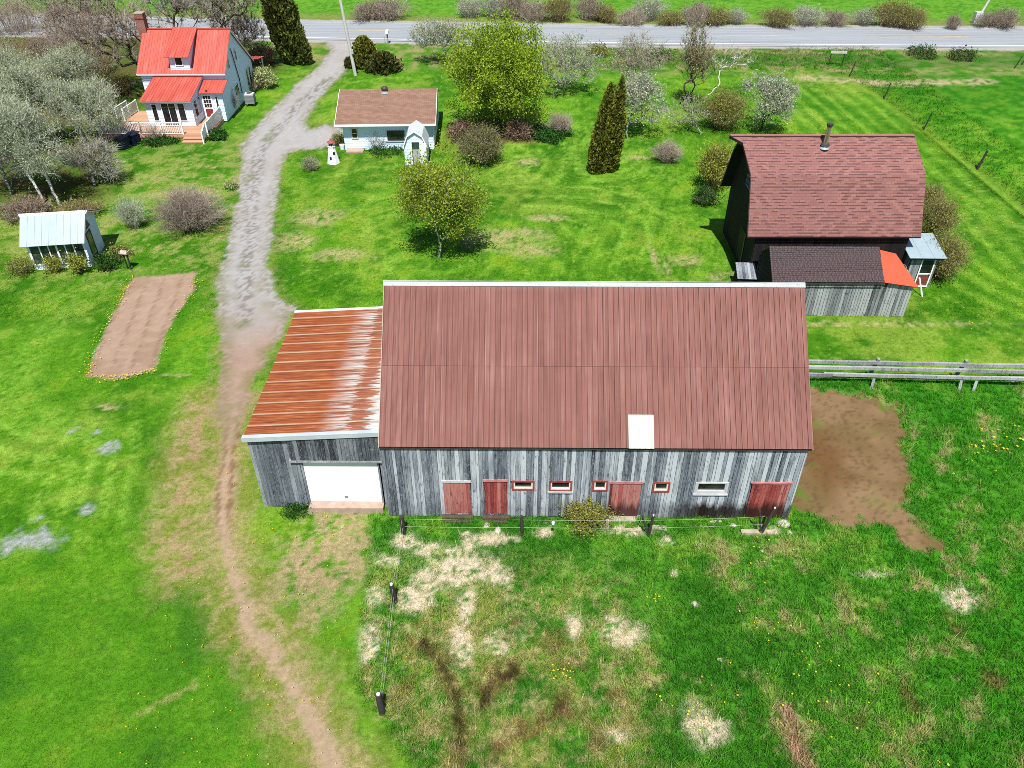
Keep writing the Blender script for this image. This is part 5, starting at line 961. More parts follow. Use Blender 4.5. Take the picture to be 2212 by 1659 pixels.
# ------------------------------------------------------------------ plants
def unit(a): return a/np.maximum(np.linalg.norm(a, axis=-1, keepdims=True), 1e-9)
def cones(P0, P1, R0, R1, n=4):
    d_ = unit(P1-P0); up = np.where(np.abs(d_[:, 2:3]) < .9, np.array([[0, 0, 1.]]), np.array([[1., 0, 0]])); a = unit(np.cross(d_, up)); b = np.cross(a, d_)
    t = 2*PI*np.arange(n)/n; ring = a[:, None]*np.cos(t)[None, :, None]+b[:, None]*np.sin(t)[None, :, None]
    A = P0[:, None]+ring*R0[:, None, None]; B = P1[:, None]+ring*R1[:, None, None]; N = len(P0)
    V = np.concatenate([A, B], 1).reshape(-1, 3); base = (np.arange(N)*2*n)[:, None]; k = np.arange(n); k2 = (k+1) % n
    F = np.stack([base+k, base+n+k, base+n+k2, base+k2], -1).reshape(-1, 4); return V, F
def cards(C, size, rg, up=None, aspect=1.0, flat=0.0):
    """small leaf faces at C; up: preferred axis of each leaf"""
    N = len(C); a = unit(rg.normal(size=(N, 3))) if up is None else unit(up+rg.normal(size=(N, 3))*.45)
    b = rg.normal(size=(N, 3)); 
    b = unit(np.cross(a, b)); s_ = size*rg.uniform(.6, 1.25, (N, 1)); n_ = np.cross(a, b)
    p = np.stack([C-a*s_*aspect*.5, C+b*s_*.42, C+a*s_*aspect*.6, C-b*s_*.42], 1); V = p.reshape(-1, 3); F = np.arange(4*N).reshape(-1, 4); return V, F
def skeleton(pts, trunk, kpath=.28, rg=None):
    """every crown point joins the nearest cheap node of the growing limb system; returns nodes, parents"""
    nodes = [np.array(p, float) for p in trunk]; par = [-1]+list(range(len(trunk)-1)); cost = [0.0]
    for i in range(1, len(nodes)): cost.append(cost[-1]*1.0+.15*np.linalg.norm(nodes[i]-nodes[i-1]))
    top = nodes[len(trunk)//2]; order = np.argsort(np.linalg.norm(pts-top, axis=1)+rg.normal(size=len(pts))*.15)
    cap = len(trunk)+len(pts); A = np.zeros((cap, 3)); A[:len(trunk)] = nodes; Cc = np.full(cap, 1e9); Cc[:len(trunk)] = cost; Cc[0] += 3; n = len(trunk)
    for i in order:
        p = pts[i]; d_ = np.linalg.norm(A[:n]-p, axis=1)+kpath*Cc[:n]+np.maximum(0, A[:n, 2]-p[2])*.5; j = int(np.argmin(d_)); A[n] = p; Cc[n] = Cc[j]+np.linalg.norm(A[j]-p); par.append(j); n += 1
    return A, np.array(par)
def limb_mesh(A, par, rtip, rmax, rg, expo=2.4, gnarl=.12):
    n = len(A); w_ = np.full(n, rtip**expo)
    ch = np.bincount(par[par >= 0], minlength=n); acc = np.where(ch == 0, rtip**expo, 0.0)
    order = np.arange(n)[::-1]
    for i in order:
        if par[i] >= 0: acc[par[i]] += acc[i]
    R = np.minimum(acc**(1/expo), rmax); i = np.where(par >= 0)[0]; P0, P1 = A[par[i]], A[i]; r1 = R[i]; r0 = np.minimum(R[par[i]], r1*1.45)
    L = np.linalg.norm(P1-P0, axis=1); mid = (P0+P1)/2+rg.normal(size=P0.shape)*(L*gnarl)[:, None]; rm_ = (r0+r1)/2
    V1, F1 = cones(P0, mid, r0, rm_, 5); V2, F2 = cones(mid, P1, rm_, r1*.95, 5)
    return np.concatenate([V1, V2]), np.concatenate([F1, F2+len(V1)]), R
def twigs(base, dirs, length, r, rg, droop=0.0, n=3):
    N = len(base); L = length*rg.uniform(.5, 1.3, (N, 1)); d_ = unit(dirs); mid = base+d_*L*.5; d2 = unit(d_+rg.normal(size=(N, 3))*.45+np.array([0, 0, -droop])); tip = mid+d2*L*.5; rr = np.full(N, r)
    V1, F1 = cones(base, mid, rr, rr*.75, n); V2, F2 = cones(mid, tip, rr*.75, rr*.2, n); return np.concatenate([V1, V2]), np.concatenate([F1, F2+len(V1)]), mid, tip
def lumpy(n, rg, c, r, hollow=.35, lumps=9, seed_pts=None):
    """points through a lumpy crown: c centre, r radii"""
    L = unit(rg.normal(size=(lumps, 3)))*rg.uniform(.25, .72, (lumps, 1)); s_ = rg.uniform(.34, .62, lumps); out = []
    while len(out) < n:
        k = rg.integers(lumps, size=n); p = L[k]+unit(rg.normal(size=(n, 3)))*(s_[k]*rg.uniform(hollow, 1, n)**.5)[:, None]
        p = p[np.linalg.norm(p, axis=1) < 1.08]; out += list(p)
    return np.array(out[:n])*np.array(r)+np.array(c)
def tree(name, label, cat, base, h, c, r, npts=260, rmax=.2, rtip=.012, bark='bark', leaf=None, nleaf=0, lsize=.13, spread=.22, tw=0, twlen=.5, twr=.008, twmat=None, seed=1, fork=.3, lean=(0, 0), group=None, lumps=10, hollow=.4, leaf2=None, n2=0, gn=.12, droop=0.0, trunks=1, updir=.5):
    rg = np.random.default_rng(seed); t = thing(name, label, cat, (base[0], base[1], 0), 0, group); VV, FF, o0 = [], [], 0; allA, allR = [], []
    for k in range(trunks):
        off = np.array([rg.uniform(-.3, .3), rg.uniform(-.3, .3), 0])*(trunks > 1); ln = np.array([lean[0], lean[1], 0])+(rg.uniform(-.5, .5, 3)*np.array([1, 1, 0])*(trunks > 1)*r[0]*.6)
        tz = h*fork; trunk = [off+np.array([0, 0, -.15])]+[off+ln*(q**1.3)+np.array([rg.normal()*.04, rg.normal()*.04, tz*q]) for q in (.2, .45, .7, 1.0)]
        pts = lumpy(npts//trunks, rg, c, r, hollow, lumps); A, par = skeleton(pts, trunk, .28, rg); V, F, R = limb_mesh(A, par, rtip, rmax, rg, 2.4, gn); VV.append(V); FF.append(F+o0); o0 += len(V); allA.append(A[len(trunk):]); allR.append(R[len(trunk):])
    V, F = np.concatenate(VV), np.concatenate(FF); npmesh('trunk', V, F, M[bark], rnd=rg.random(len(F)), parent=t)
    A = np.concatenate(allA); ctr = np.array(c)
    if tw:
        k = rg.integers(len(A), size=tw); b0 = A[k]; dr = unit(b0-ctr*np.array([1, 1, .6]))*.7+np.array([0, 0, updir])+rg.normal(size=(tw, 3))*.6
        V, F, mid, tip = twigs(b0, dr, twlen, twr, rg, droop); npmesh('twigs', V, F, M[twmat or bark], rnd=np.repeat(rg.random(tw), 3).tolist()*2, parent=t); src = np.concatenate([mid, tip, A])
    else: src = A
    def lv(nm, mat_, n_, sz, sp):
        k = rg.integers(len(src), size=n_); C = src[k]+rg.normal(size=(n_, 3))*sp; C[:, 2] = np.maximum(C[:, 2], .06); V, F = cards(C, sz, rg); cl = rg.random(len(src))[k]; npmesh(nm, V, F, M[mat_], rnd=np.clip(.45*cl+.55*rg.random(n_), 0, 1), parent=t)
    if leaf: lv('crown', leaf, nleaf, lsize, spread)
    if leaf2: lv('blossom', leaf2, n2, lsize*1.1, spread)
    return t
def bush(name, label, cat, base, R, h, stems=160, mat='twig_brown', leaf=None, nleaf=0, lsize=.07, seed=1, r=.012, side=5, group=None, flat=.9, tight=.18, leafspread=.10):
    """many stems fanning from the base to a ragged dome"""
    rg = np.random.default_rng(seed); t = thing(name, label, cat, (base[0], base[1], 0), 0, group); az = rg.uniform(0, 2*PI, stems); q = np.sqrt(rg.random(stems))
    rad = rg.uniform(.72, 1.08, stems); lump_ = 1+.16*np.sin(az*3+rg.uniform(0, 6))+.1*np.sin(az*5+rg.uniform(0, 6)); ex = q*R*rad*lump_; ez = h*rad*np.sqrt(np.maximum(0, 1-(q*flat)**2.2))*rg.uniform(.8, 1.05, stems)
    b0 = np.stack([np.cos(az)*q*R*tight, np.sin(az)*q*R*tight, np.full(stems, -.05)], 1); e = np.stack([np.cos(az)*ex, np.sin(az)*ex, np.maximum(ez, .12)], 1)
    m1 = b0+(e-b0)*.45+np.stack([np.zeros(stems), np.zeros(stems), .14*ez], 1)+rg.normal(size=(stems, 3))*.05*R; m2 = b0+(e-b0)*.75+np.stack([np.zeros(stems), np.zeros(stems), .10*ez], 1)+rg.normal(size=(stems, 3))*.05*R
    rr = np.full(stems, r); Vs, Fs, o0 = [], [], 0
    for p, s_, a, b in ((b0, m1, 1, .8), (m1, m2, .8, .55), (m2, e, .55, .2)): V, F = cones(p, s_, rr*a, rr*b, 3); Vs.append(V); Fs.append(F+o0); o0 += len(V)
    N = stems*side; k = np.repeat(np.arange(stems), side); u_ = rg.uniform(0, 1, (N, 1)); s0 = m1[k]*(1-u_)+e[k]*u_; V, F, mid, tip = twigs(s0, unit(e[k]-b0[k])+rg.normal(size=(N, 3))*.55, .28*h, r*.5, rg); Vs.append(V); Fs.append(F+o0); V = np.concatenate(Vs); F = np.concatenate(Fs)
    V[:, 2] = np.maximum(V[:, 2], -.05); npmesh('stems', V, F, M[mat], rnd=np.repeat(rg.random(len(F)//3+1), 3)[:len(F)], parent=t)
    if leaf:
        src = np.concatenate([mid, tip, e, m2]); k = rg.integers(len(src), size=nleaf); C = src[k]+rg.normal(size=(nleaf, 3))*leafspread; C[:, 2] = np.maximum(C[:, 2], .05); V, F = cards(C, lsize, rg); npmesh('leaves', V, F, M[leaf], rnd=np.clip(.4*rg.random(len(src))[k]+.6*rg.random(nleaf), 0, 1), parent=t)
    return t
def evergreen(name, label, cat, base, prof, n, size, mat='cedar', seed=1, lean=(0, 0), core=.72, group=None, sq=1.0, amp=.12):
    """dense clipped-looking conifer: prof(t) radius over height fraction -> (radius list, height)"""
    rg = np.random.default_rng(seed); rads, h = prof; t = thing(name, label, cat, (base[0], base[1], 0), 0, group); tt = np.linspace(0, 1, len(rads))
    z = rg.random(n*3); keep = rg.random(n*3) < np.interp(z, tt, rads)/max(rads)+.08; z = z[keep][:n]; N = len(z); az = rg.uniform(0, 2*PI, N); ph = rg.uniform(0, 6, 4)
    bump_ = 1+amp*(np.sin(az*4+z*9+ph[0])*np.sin(z*17+ph[1])+.7*np.sin(az*7-z*23+ph[2])*np.sin(z*31+az*2+ph[3])); R = np.interp(z, tt, rads)*bump_*rg.uniform(core, 1.04, N)
    C = np.stack([np.cos(az)*R+lean[0]*z, np.sin(az)*R*sq+lean[1]*z, .05+z*h], 1); up = np.stack([np.cos(az)*.55, np.sin(az)*.55, np.full(N, .9)], 1); V, F = cards(C, size, rg, up, 1.5); npmesh('crown', V, F, M[mat], rnd=np.clip(.5*rg.random(N)+.5*(bump_-1+amp*1.7)/(amp*3.4), 0, 1), parent=t)
    m_ = MB(); zz = [0, .25, .5, .75, .97]; m_.tube([(lean[0]*q, lean[1]*q, h*q) for q in zz], [max(.03, np.interp(q, tt, rads)*core*.72) if q > 0 else .12 for q in zz], 10); m_.build('trunk', simple('painted_shade_core', (.014, .012, .006), .95), t); return t  # dark core fills the crown; its inner shade is put into the colour
# trees round the lawn
tree('maple_tree', 'tall broad maple in fresh yellow green leaf behind the bungalow', 'tree', at(1078, 280), 8.9, (0, .2, 4.7), (4.3, 4.0, 4.3), 620, .21, .014, 'bark', 'leaf_maple', 50000, .145, .30, 900, .6, .012, 'bark', seed=3, fork=.2, lumps=40, hollow=.6)
tree('small_lawn_tree', 'small round leafing tree alone in the middle lawn above the long barn', 'tree', at(951, 556), 6.6, (.1, .1, 3.75), (2.75, 2.6, 2.85), 420, .13, .009, 'bark_lichen', 'leaf_small', 21000, .11, .25, 500, .45, .008, 'bark_lichen', seed=8, fork=.2, lumps=26, hollow=.5)
evergreen('columnar_cedar', 'tall narrow bronze cedar, the left one of the joined pair on the lawn', 'tree', at(1288, 371), ([.62, .72, .74, .70, .63, .55, .45, .30, .08], 6.4), 8000, .14, 'cedar', 4, (.62, 0)); evergreen('columnar_cedar', 'slightly taller narrow bronze cedar on the right of the joined lawn pair', 'tree', at(1315, 369), ([.5, .62, .68, .68, .64, .56, .44, .26, .05], 6.75), 7000, .14, 'cedar', 5, (.48, .1))
evergreen('roadside_cedar', 'tall dark leaning cedar between the farmhouse and the road', 'tree', at(638, 136), ([1.0, 1.35, 1.5, 1.6, 1.6, 1.5, 1.3, .95, .4], 10.2), 10000, .24, 'cedar_green', 6, (-1.5, .2)); evergreen('small_cedar', 'small slim cedar tucked against the tall leaning roadside cedar', 'tree', at(661, 139), ([.5, .75, .75, .6, .4, .1], 3.6), 3000, .2, 'cedar_green', 7, (-.3, 0))
evergreen('round_cedar', 'bronze rounded cedar bush beside the bleached utility pole', 'bush', at(790, 146), ([.85, 1.1, 1.15, 1.1, .9, .4], 2.9), 4200, .19, 'cedar', 9); 
evergreen('spreading_yew', 'dark spreading yew right of the rounded bronze cedar', 'bush', at(828, 153), ([1.5, 1.7, 1.5, 1.1, .5], 1.7), 4200, .2, 'yew', 10, (0, 0), .5, None, 1.0, .3); evergreen('small_yew', 'low dark yew at the foot of the bleached utility pole', 'bush', at(757, 146), ([.5, .6, .5, .2], .95), 900, .17, 'yew', 12, (0, 0), .5, None, 1.0, .25)
AP = dict(rtip=.011, rmax=.15, bark='bark_lichen', twmat='twig_grey', gn=.2, hollow=.3, lumps=12)
tree('apple_tree', 'grey green apple tree left of the maple by the road', 'tree', at(964, 138), 4.4, (-.4, 0, 2.6), (3.5, 3.0, 2.0), 320, tw=2600, twlen=.55, twr=.010, leaf='bud', nleaf=6500, lsize=.11, spread=.16, seed=21, fork=.25, **AP)
tree('apple_tree', 'sprawling grey apple tree with leaning trunk right of the maple', 'tree', at(1195, 212), 4.6, (1.3, .8, 3.0), (3.9, 2.6, 2.0), 330, tw=2600, twlen=.6, twr=.010, leaf='bud', nleaf=5200, lsize=.11, spread=.18, seed=22, fork=.3, lean=(.9, .5), **AP)
tree('bare_tree', 'tan grey bare tree behind the joined cedars near the road', 'tree', at(1365, 205), 5.0, (.3, .5, 3.2), (2.9, 2.4, 2.2), 300, tw=2800, twlen=.6, twr=.010, leaf='bud', nleaf=3000, lsize=.10, spread=.18, seed=23, fork=.25, **{**AP, 'twmat': 'twig_tan'})
tree('apple_tree', 'white flowering apple tree right beside the joined cedars', 'tree', at(1354, 300), 5.2, (1.2, .6, 3.1), (2.5, 2.2, 2.0), 260, tw=1500, twlen=.5, twr=.010, leaf='bud', nleaf=2400, lsize=.11, spread=.18, leaf2='blossom', n2=3000, seed=24, fork=.28, **AP)
tree('bare_tree', 'tall thin upright bare tree left of the blossoming apple on the right', 'tree', at(1482, 228), 7.0, (.5, .2, 4.1), (1.6, 1.6, 3.1), 280, .16, .012, 'bark_dark', 'bud', 2200, .10, .2, 2200, .7, .011, 'twig_rust', seed=25, fork=.25, trunks=2, updir=1.1)
tree('apple_tree', 'broad white flowering apple tree behind the red gambrel roof', 'tree', at(1645, 283), 4.6, (.2, .2, 2.7), (2.8, 2.5, 1.9), 320, tw=1900, twlen=.5, twr=.011, leaf='bud', nleaf=2600, lsize=.11, spread=.18, leaf2='blossom', n2=2600, seed=26, fork=.25, **{**AP, 'bark': 'bark_dark'})
tree('fallen_tree', 'pale bleached leaning dead tree between the bare tree and the blossoming apple', 'tree', at(1520, 220), 4.2, (2.6, 1.6, 3.2), (2.6, 1.4, 1.3), 50, .07, .014, 'birch', None, 0, .1, .2, 240, .7, .012, 'twig_grey', seed=27, fork=.35, lean=(1.4, .6), gn=.15)
tree('gnarled_tree', 'low gnarled twisted tree with grey limbs left of the olive shrub', 'tree', at(1512, 290), 2.6, (-1.1, .9, 1.6), (1.9, 1.6, 1.1), 90, .12, .014, 'bark_lichen', 'leaf_olive', 900, .09, .18, 380, .6, .011, 'twig_grey', seed=28, fork=.4, lean=(-.7, .4), gn=.25)
bush('olive_shrub', 'dense olive green shrub left of the blossoming apple tree', 'shrub', at(1556, 278), 2.2, 3.0, 230, 'twig_rust', 'leaf_olive', 7500, .10, 31, .014, 7, leafspread=.16)
bush('round_shrub', 'dense rounded brown green shrub below the maple', 'shrub', at(1040, 352), 1.75, 2.55, 260, 'twig_brown', 'leaf_round', 11000, .085, 32, .012, 8, leafspread=.13)
bush('brown_shrub', 'large bare brown dome shaped shrub left of the drive', 'shrub', at(418, 493), 2.45, 2.5, 620, 'twig_brown', None, 0, .08, 33, .012, 9)
bush('grey_shrub', 'grey green upright bare shrub right behind the potting shed', 'shrub', at(292, 492), 1.05, 2.0, 190, 'twig_green', 'bud', 900, .06, 34, .011, 7)
bush('tan_shrub', 'tan bare shrub on the bed right of the maple', 'shrub', at(1208, 288), 1.3, 1.7, 260, 'twig_tan', None, 0, .08, 35, .010, 7); bush('tan_shrub', 'tan bare shrub standing in mown lawn between cedars and gambrel barn', 'shrub', at(1440, 350), 1.25, 1.6, 300, 'twig_tan', 'bud', 300, .07, 36, .010, 7)
bush('yellow_shrub', 'yellow green leafy shrub against the dark gable of the gambrel barn', 'shrub', at(1537, 408), 1.25, 3.1, 190, 'twig_rust', 'leaf_yellow', 7500, .10, 37, .013, 6, leafspread=.16)
bush('gable_shrub', 'dark green low shrub at the foot of the gambrel barn gable', 'shrub', at(1522, 440), .9, 1.1, 120, 'twig_brown', 'leaf_dark', 2200, .10, 38, .010, 5, leafspread=.12)
bush('spirea_shrub', 'tall olive shrub right of the outhouse', 'shrub', at(2022, 600), 1.35, 2.6, 330, 'twig_rust', 'leaf_olive', 6500, .08, 39, .011, 7, leafspread=.13); bush('spirea_shrub', 'olive shrub along the right wall of the gambrel barn, behind the outhouse', 'shrub', at(2010, 520), 1.2, 2.8, 260, 'twig_rust', 'leaf_olive', 5200, .08, 40, .011, 7, leafspread=.14); bush('spirea_shrub', 'sparse olive shrub farthest back along the right gambrel wall', 'shrub', at(1998, 462), .9, 2.0, 200, 'twig_rust', 'leaf_olive', 2800, .08, 41, .011, 6, leafspread=.14)
bush('barn_bush', 'yellow green bush growing against the front of the long barn', 'bush', at(1268, 1133), 1.0, 1.1, 150, 'twig_rust', 'leaf_yellow', 3600, .055, 42, .009, 6, leafspread=.09)
bush('dead_brush', 'red brown dead leafy brush at the left foot of the maple', 'shrub', at(1003, 298), 1.6, 1.2, 170, 'twig_brown', 'deadleaf', 2600, .11, 43, .010, 5, leafspread=.16); bush('dead_brush', 'red brown dead leafy brush at the right foot of the maple', 'shrub', at(1120, 296), 1.5, 1.1, 150, 'twig_brown', 'deadleaf', 2200, .11, 44, .010, 5, leafspread=.16)
bush('ground_cover', 'low deep green plant bed in front of the tan shrub by the maple', 'plant bed', at(1185, 294), 1.9, .5, 260, 'leaf_dark', 'leaf_dark', 4200, .13, 45, .008, 4, tight=.9, leafspread=.12)
bush('lighthouse_shrub', 'small grey twiggy shrub beside the model lighthouse', 'shrub', at(672, 368), .8, 1.0, 150, 'twig_grey', 'leaf_olive', 700, .08, 46, .009, 6); bush('rose_bush', 'thin bare rose bush against the front of the white bungalow', 'shrub', at(815, 322), .95, 1.5, 70, 'twig_grey', 'bud', 260, .07, 47, .012, 5); bush('front_border', 'low green plants along the foot of the bungalow front', 'plant bed', at(835, 325), 1.7, .28, 260, 'leaf_dark', 'leaf_dark', 1600, .10, 48, .007, 3, tight=.95)
bush('corner_plants', 'olive tangle of plants at the left corner of the bungalow', 'plant', at(731, 315), .55, 1.0, 90, 'twig_rust', 'leaf_olive', 900, .08, 49, .009, 5)
bush('variegated_shrub', 'cream and green rounded shrub at the corner of the house veranda', 'shrub', at(573, 190), 1.15, 1.7, 120, 'twig_brown', 'variegated', 3000, .13, 50, .010, 5, leafspread=.14); bush('brown_shrub', 'small brown shrub between the heat pump and the cream green shrub', 'shrub', at(540, 201), .85, 1.1, 150, 'twig_brown', 'deadleaf', 300, .08, 51, .010, 6); bush('wall_shrub', 'brown bare shrub against the shaded side wall of the farmhouse', 'shrub', at(502, 244), .7, 2.0, 150, 'twig_brown', 'deadleaf', 260, .07, 52, .010, 6)
bush('lily_clump', 'bright green leafy clump beside the deck railing', 'plant', at(468, 298), .9, .5, 160, 'leaf_dark', 'leaf_dark', 1600, .15, 53, .008, 4, tight=.8); bush('lily_border', 'bright green leafy strip along the foot of the deck', 'plant bed', at(345, 306), 1.5, .35, 240, 'leaf_dark', 'leaf_dark', 1800, .13, 54, .008, 4, tight=.95)
bush('deck_sapling', 'thin bare sapling in front of the deck railing', 'shrub', at(337, 306), .85, 1.6, 34, 'twig_brown', None, 0, .08, 55, .014, 8)
for i, (X, Y, R, h_, lb) in enumerate([(118, 588, .55, .95, 'leafy green climber at the left of the potting shed glazing'), (172, 590, .5, 1.2, 'yellow green plant reaching over the middle of the potting shed glazing'), (232, 578, .8, .8, 'dark green leafy clump at the right corner of the potting shed'), (262, 553, .75, .6, 'low green clump beside the potting shed side wall'), (50, 590, .9, 1.0, 'dry yellow brown plants left of the potting shed')]): bush('garden_plant', lb, 'plant', at(X, Y), R, h_, 80, 'twig_rust', ['leaf_yellow', 'leaf_yellow', 'leaf_dark', 'leaf_olive', 'leaf_olive'][i], [1100, 1300, 1900, 1100, 900][i], .09, 60+i, .008, 4, leafspread=.10)
bush('weed_clump', 'dark weedy clump at the foot of the grey garage front', 'plant', at(640, 1106), .55, .3, 150, 'leaf_dark', 'leaf_dark', 900, .06, 70, .006, 3, tight=.9); bush('roof_weeds', 'tall weeds growing between the shed roof and the gambrel barn', 'plant', at(1920, 568), .6, 2.9, 60, 'twig_rust', 'leaf_olive', 600, .08, 71, .008, 5)
bush('bed_shrub', 'pale flowering daffodil clump beside the big brown shrub', 'plant', at(500, 408), .6, .5, 90, 'leaf_dark', 'variegated', 320, .08, 72, .007, 3, tight=.8)
# big bare trees round the farmhouse
BT = dict(rtip=.014, bark='bark', hollow=.25, gn=.16, lumps=16)
tree('bare_maple', 'huge bare maple spreading beside the left end of the red roofed house', 'tree', (-33.0, 72.6), 11.5, (-2.8, .8, 7.0), (6.8, 4.6, 4.8), 620, rmax=.42, tw=9000, twlen=1.0, twr=.010, twmat="twig_tan", leaf='deadleaf', nleaf=2500, lsize=.10, spread=.3, seed=81, fork=.25, **{**BT, 'bark': 'bark_dark'})
tree('bare_maple', 'big bare tree with dark trunk rising behind the brick chimney', 'tree', (-31.4, 78.2), 12, (.2, .8, 8.2), (5.0, 3.6, 4.4), 420, rmax=.38, tw=6500, twlen=1.0, twr=.013, twmat='twig_grey', leaf='bud', nleaf=1500, lsize=.10, spread=.3, seed=82, fork=.38, **BT)
tree('bare_maple', 'bare tree with dark leaning trunk behind the middle of the red roof', 'tree', (-28.6, 80.5), 11.5, (1.8, .6, 7.4), (4.6, 3.2, 4.2), 380, rmax=.34, tw=5500, twlen=1.0, twr=.010, twmat='twig_tan', leaf='bud', nleaf=1200, lsize=.10, spread=.3, seed=83, fork=.4, lean=(.9, 0), **BT)
tree('bare_tree', 'thin bare tree between the house gable and the leaning roadside cedar', 'tree', at(535, 150), 6.5, (.2, .3, 4.0), (2.6, 2.0, 2.6), 220, rmax=.13, tw=2000, twlen=.75, twr=.011, twmat='twig_brown', seed=84, fork=.35, **BT)
tree('bare_tree', 'greyish bare tree near the road behind the house veranda', 'tree', at(500, 110), 6.8, (0, .3, 4.2), (2.8, 2.2, 2.7), 220, rmax=.14, tw=2200, twlen=.8, twr=.012, twmat='twig_grey', seed=85, fork=.3, **BT)
LT = [('apple_tree', 'silvery grey apple tree overhanging the left end of the deck', at(185, 322), 6.0, (.2, .4, 3.1), (3.4, 3.2, 2.3), 'bark_lichen', 'twig_green', 3600, 'bud', 3200, 91),
      ('bare_tree', 'grey green lichen covered tree left of the silvery apple', at(95, 318), 6.5, (0, .4, 3.5), (3.2, 3.0, 2.6), 'bark_lichen', 'twig_green', 3400, 'bud', 4800, 92),
      ('bare_tree', 'pale green fuzzy tree at the left edge, level with the deck', at(20, 330), 6.5, (0, .2, 3.6), (3.0, 2.8, 2.6), 'bark_lichen', 'twig_green', 3000, 'bud', 4200, 93),
      ('bare_tree', 'green grey tree behind the silvery apple, below the big bare maple', at(150, 245), 6.0, (.2, .3, 3.3), (3.4, 2.8, 2.4), 'bark_lichen', 'twig_green', 3000, 'bud', 5200, 94),
      ('bare_tree', 'green grey tree on the left edge below the rusty thicket', at(45, 235), 6.2, (0, .3, 3.4), (3.3, 2.8, 2.5), 'bark_lichen', 'twig_green', 3000, 'bud', 4200, 95),
      ('birch_tree', 'leaning white trunked birch behind the potting shed, left one', at(95, 438), 7.2, (-.9, .6, 4.6), (2.3, 2.0, 2.6), 'birch', 'twig_green', 2000, 'bud', 1500, 96),
      ('birch_tree', 'leaning white trunked birch behind the potting shed, right one', at(135, 448), 7.6, (-.7, .6, 4.8), (2.2, 2.0, 2.7), 'birch', 'twig_green', 2000, 'bud', 1500, 97),
      ('bare_tree', 'brown grey scrubby tree at the left edge behind the birches', at(25, 420), 5.0, (0, .4, 2.8), (2.6, 2.4, 2.1), 'bark_lichen', 'twig_grey', 2200, 'bud', 1800, 98),
      ('scrub_tree', 'low grey thorny tree right of the birches', at(205, 402), 3.2, (0, .2, 1.7), (2.2, 2.0, 1.4), 'bark_lichen', 'twig_grey', 2000, 'leaf_olive', 700, 99)]
for nm, lb, bs, h_, c_, r_, bk, tm, tw_, lf, nl, sd_ in LT:
    tree(nm, lb, 'tree', bs, h_, c_, r_, 300, .15, .012, bk, lf, int(nl*1.6), .10, .25, int(tw_*1.9), .75, .009, tm, seed=sd_, fork=.45 if nm == 'birch_tree' else .28, gn=.2 if nm != 'birch_tree' else .08, lumps=12, hollow=.3, lean=(-.8, .3) if nm == 'birch_tree' else (0, 0), updir=.35)
for i, (X, Y, R, h_, mt, lb) in enumerate([(40, 150, 3.0, 3.0, 'twig_rust', 'rusty brown thicket at the left edge below the road'), (120, 140, 3.0, 3.2, 'twig_brown', 'brown thicket below the road, second from the left edge'), (200, 160, 2.6, 2.6, 'twig_rust', 'rusty brown thicket under the limbs of the huge maple'), (60, 200, 2.4, 2.2, 'twig_brown', 'brown brush between rusty thicket and green grey trees at the left edge'), (250, 200, 2.0, 1.6, 'twig_rust', 'low rusty brush beside the left wall of the house'), (40, 70, 3.2, 4.0, 'twig_tan', 'tan tall brush at the top left corner'), (150, 75, 3.0, 3.6, 'twig_tan', 'tan brush beside the road at upper left'), (430, 120, 2.2, 2.0, 'twig_brown', 'brown brush by the road behind the house'), (570, 135, 1.8, 1.8, 'twig_rust', 'rusty brush at the foot of the leaning roadside cedar'), (170, 470, 1.6, 1.0, 'twig_rust', 'brown low brush behind the potting shed roof'), (60, 470, 1.8, 1.2, 'twig_brown', 'brown low brush at the left edge behind the potting shed')]): bush('thicket', lb, 'shrub', at(X, Y), R, h_, 260, mt, 'leaf_olive' if i in (2, 4, 7, 9) else 'deadleaf', 900, .12, 100+i, .016, 7, leafspread=.2, tight=.6)
# brush along the far side of the road
v_ = [bush('roadside_bush', '', 'bush', (0, 0), 2.6, 3.2, 200, mt, lf, nl, .16, 130+i, .020, 7, 'brush row across the road', tight=.45, leafspread=.25) for i, (mt, lf, nl) in enumerate([('twig_brown', 'deadleaf', 500), ('twig_rust', 'leaf_olive', 2200), ('twig_grey', 'bud', 900), ('twig_tan', 'deadleaf', 400)])]
RB = [(795, 45, 1.0, 0, 'dark'), (840, 46, 1.1, 0, ''), (1010, 44, .9, 2, ''), (1060, 45, .9, 2, ''), (1110, 44, .9, 0, ''), (1165, 50, .9, 3, ''), (1215, 52, .9, 1, ''), (1262, 50, .9, 0, ''), (1310, 54, .8, 1, ''), (1360, 56, .8, 3, ''), (1405, 52, .85, 2, ''), (1450, 58, .8, 1, ''), (1500, 58, .8, 3, ''), (1545, 58, .9, 1, ''), (1588, 58, .8, 2, ''), (1680, 62, .75, 1, ''), (1735, 62, .9, 2, ''), (1800, 62, .85, 0, ''), (1868, 58, .8, 2, ''), (1925, 64, .9, 1, ''), (1975, 64, .8, 1, ''), (2060, 66, .5, 0, ''), (2125, 64, .8, 0, ''), (2175, 64, .8, 0, '')]
ORD = ['first', 'second', 'third', 'fourth', 'fifth', 'sixth', 'seventh', 'eighth', 'ninth', 'tenth', 'eleventh', 'twelfth', 'thirteenth', 'fourteenth', 'fifteenth', 'sixteenth', 'seventeenth', 'eighteenth', 'nineteenth', 'twentieth', 'twenty first', 'twenty second', 'twenty third', 'twenty fourth']
KN = ['brown bare', 'olive leafing', 'grey bare', 'tan bare']; used = set()
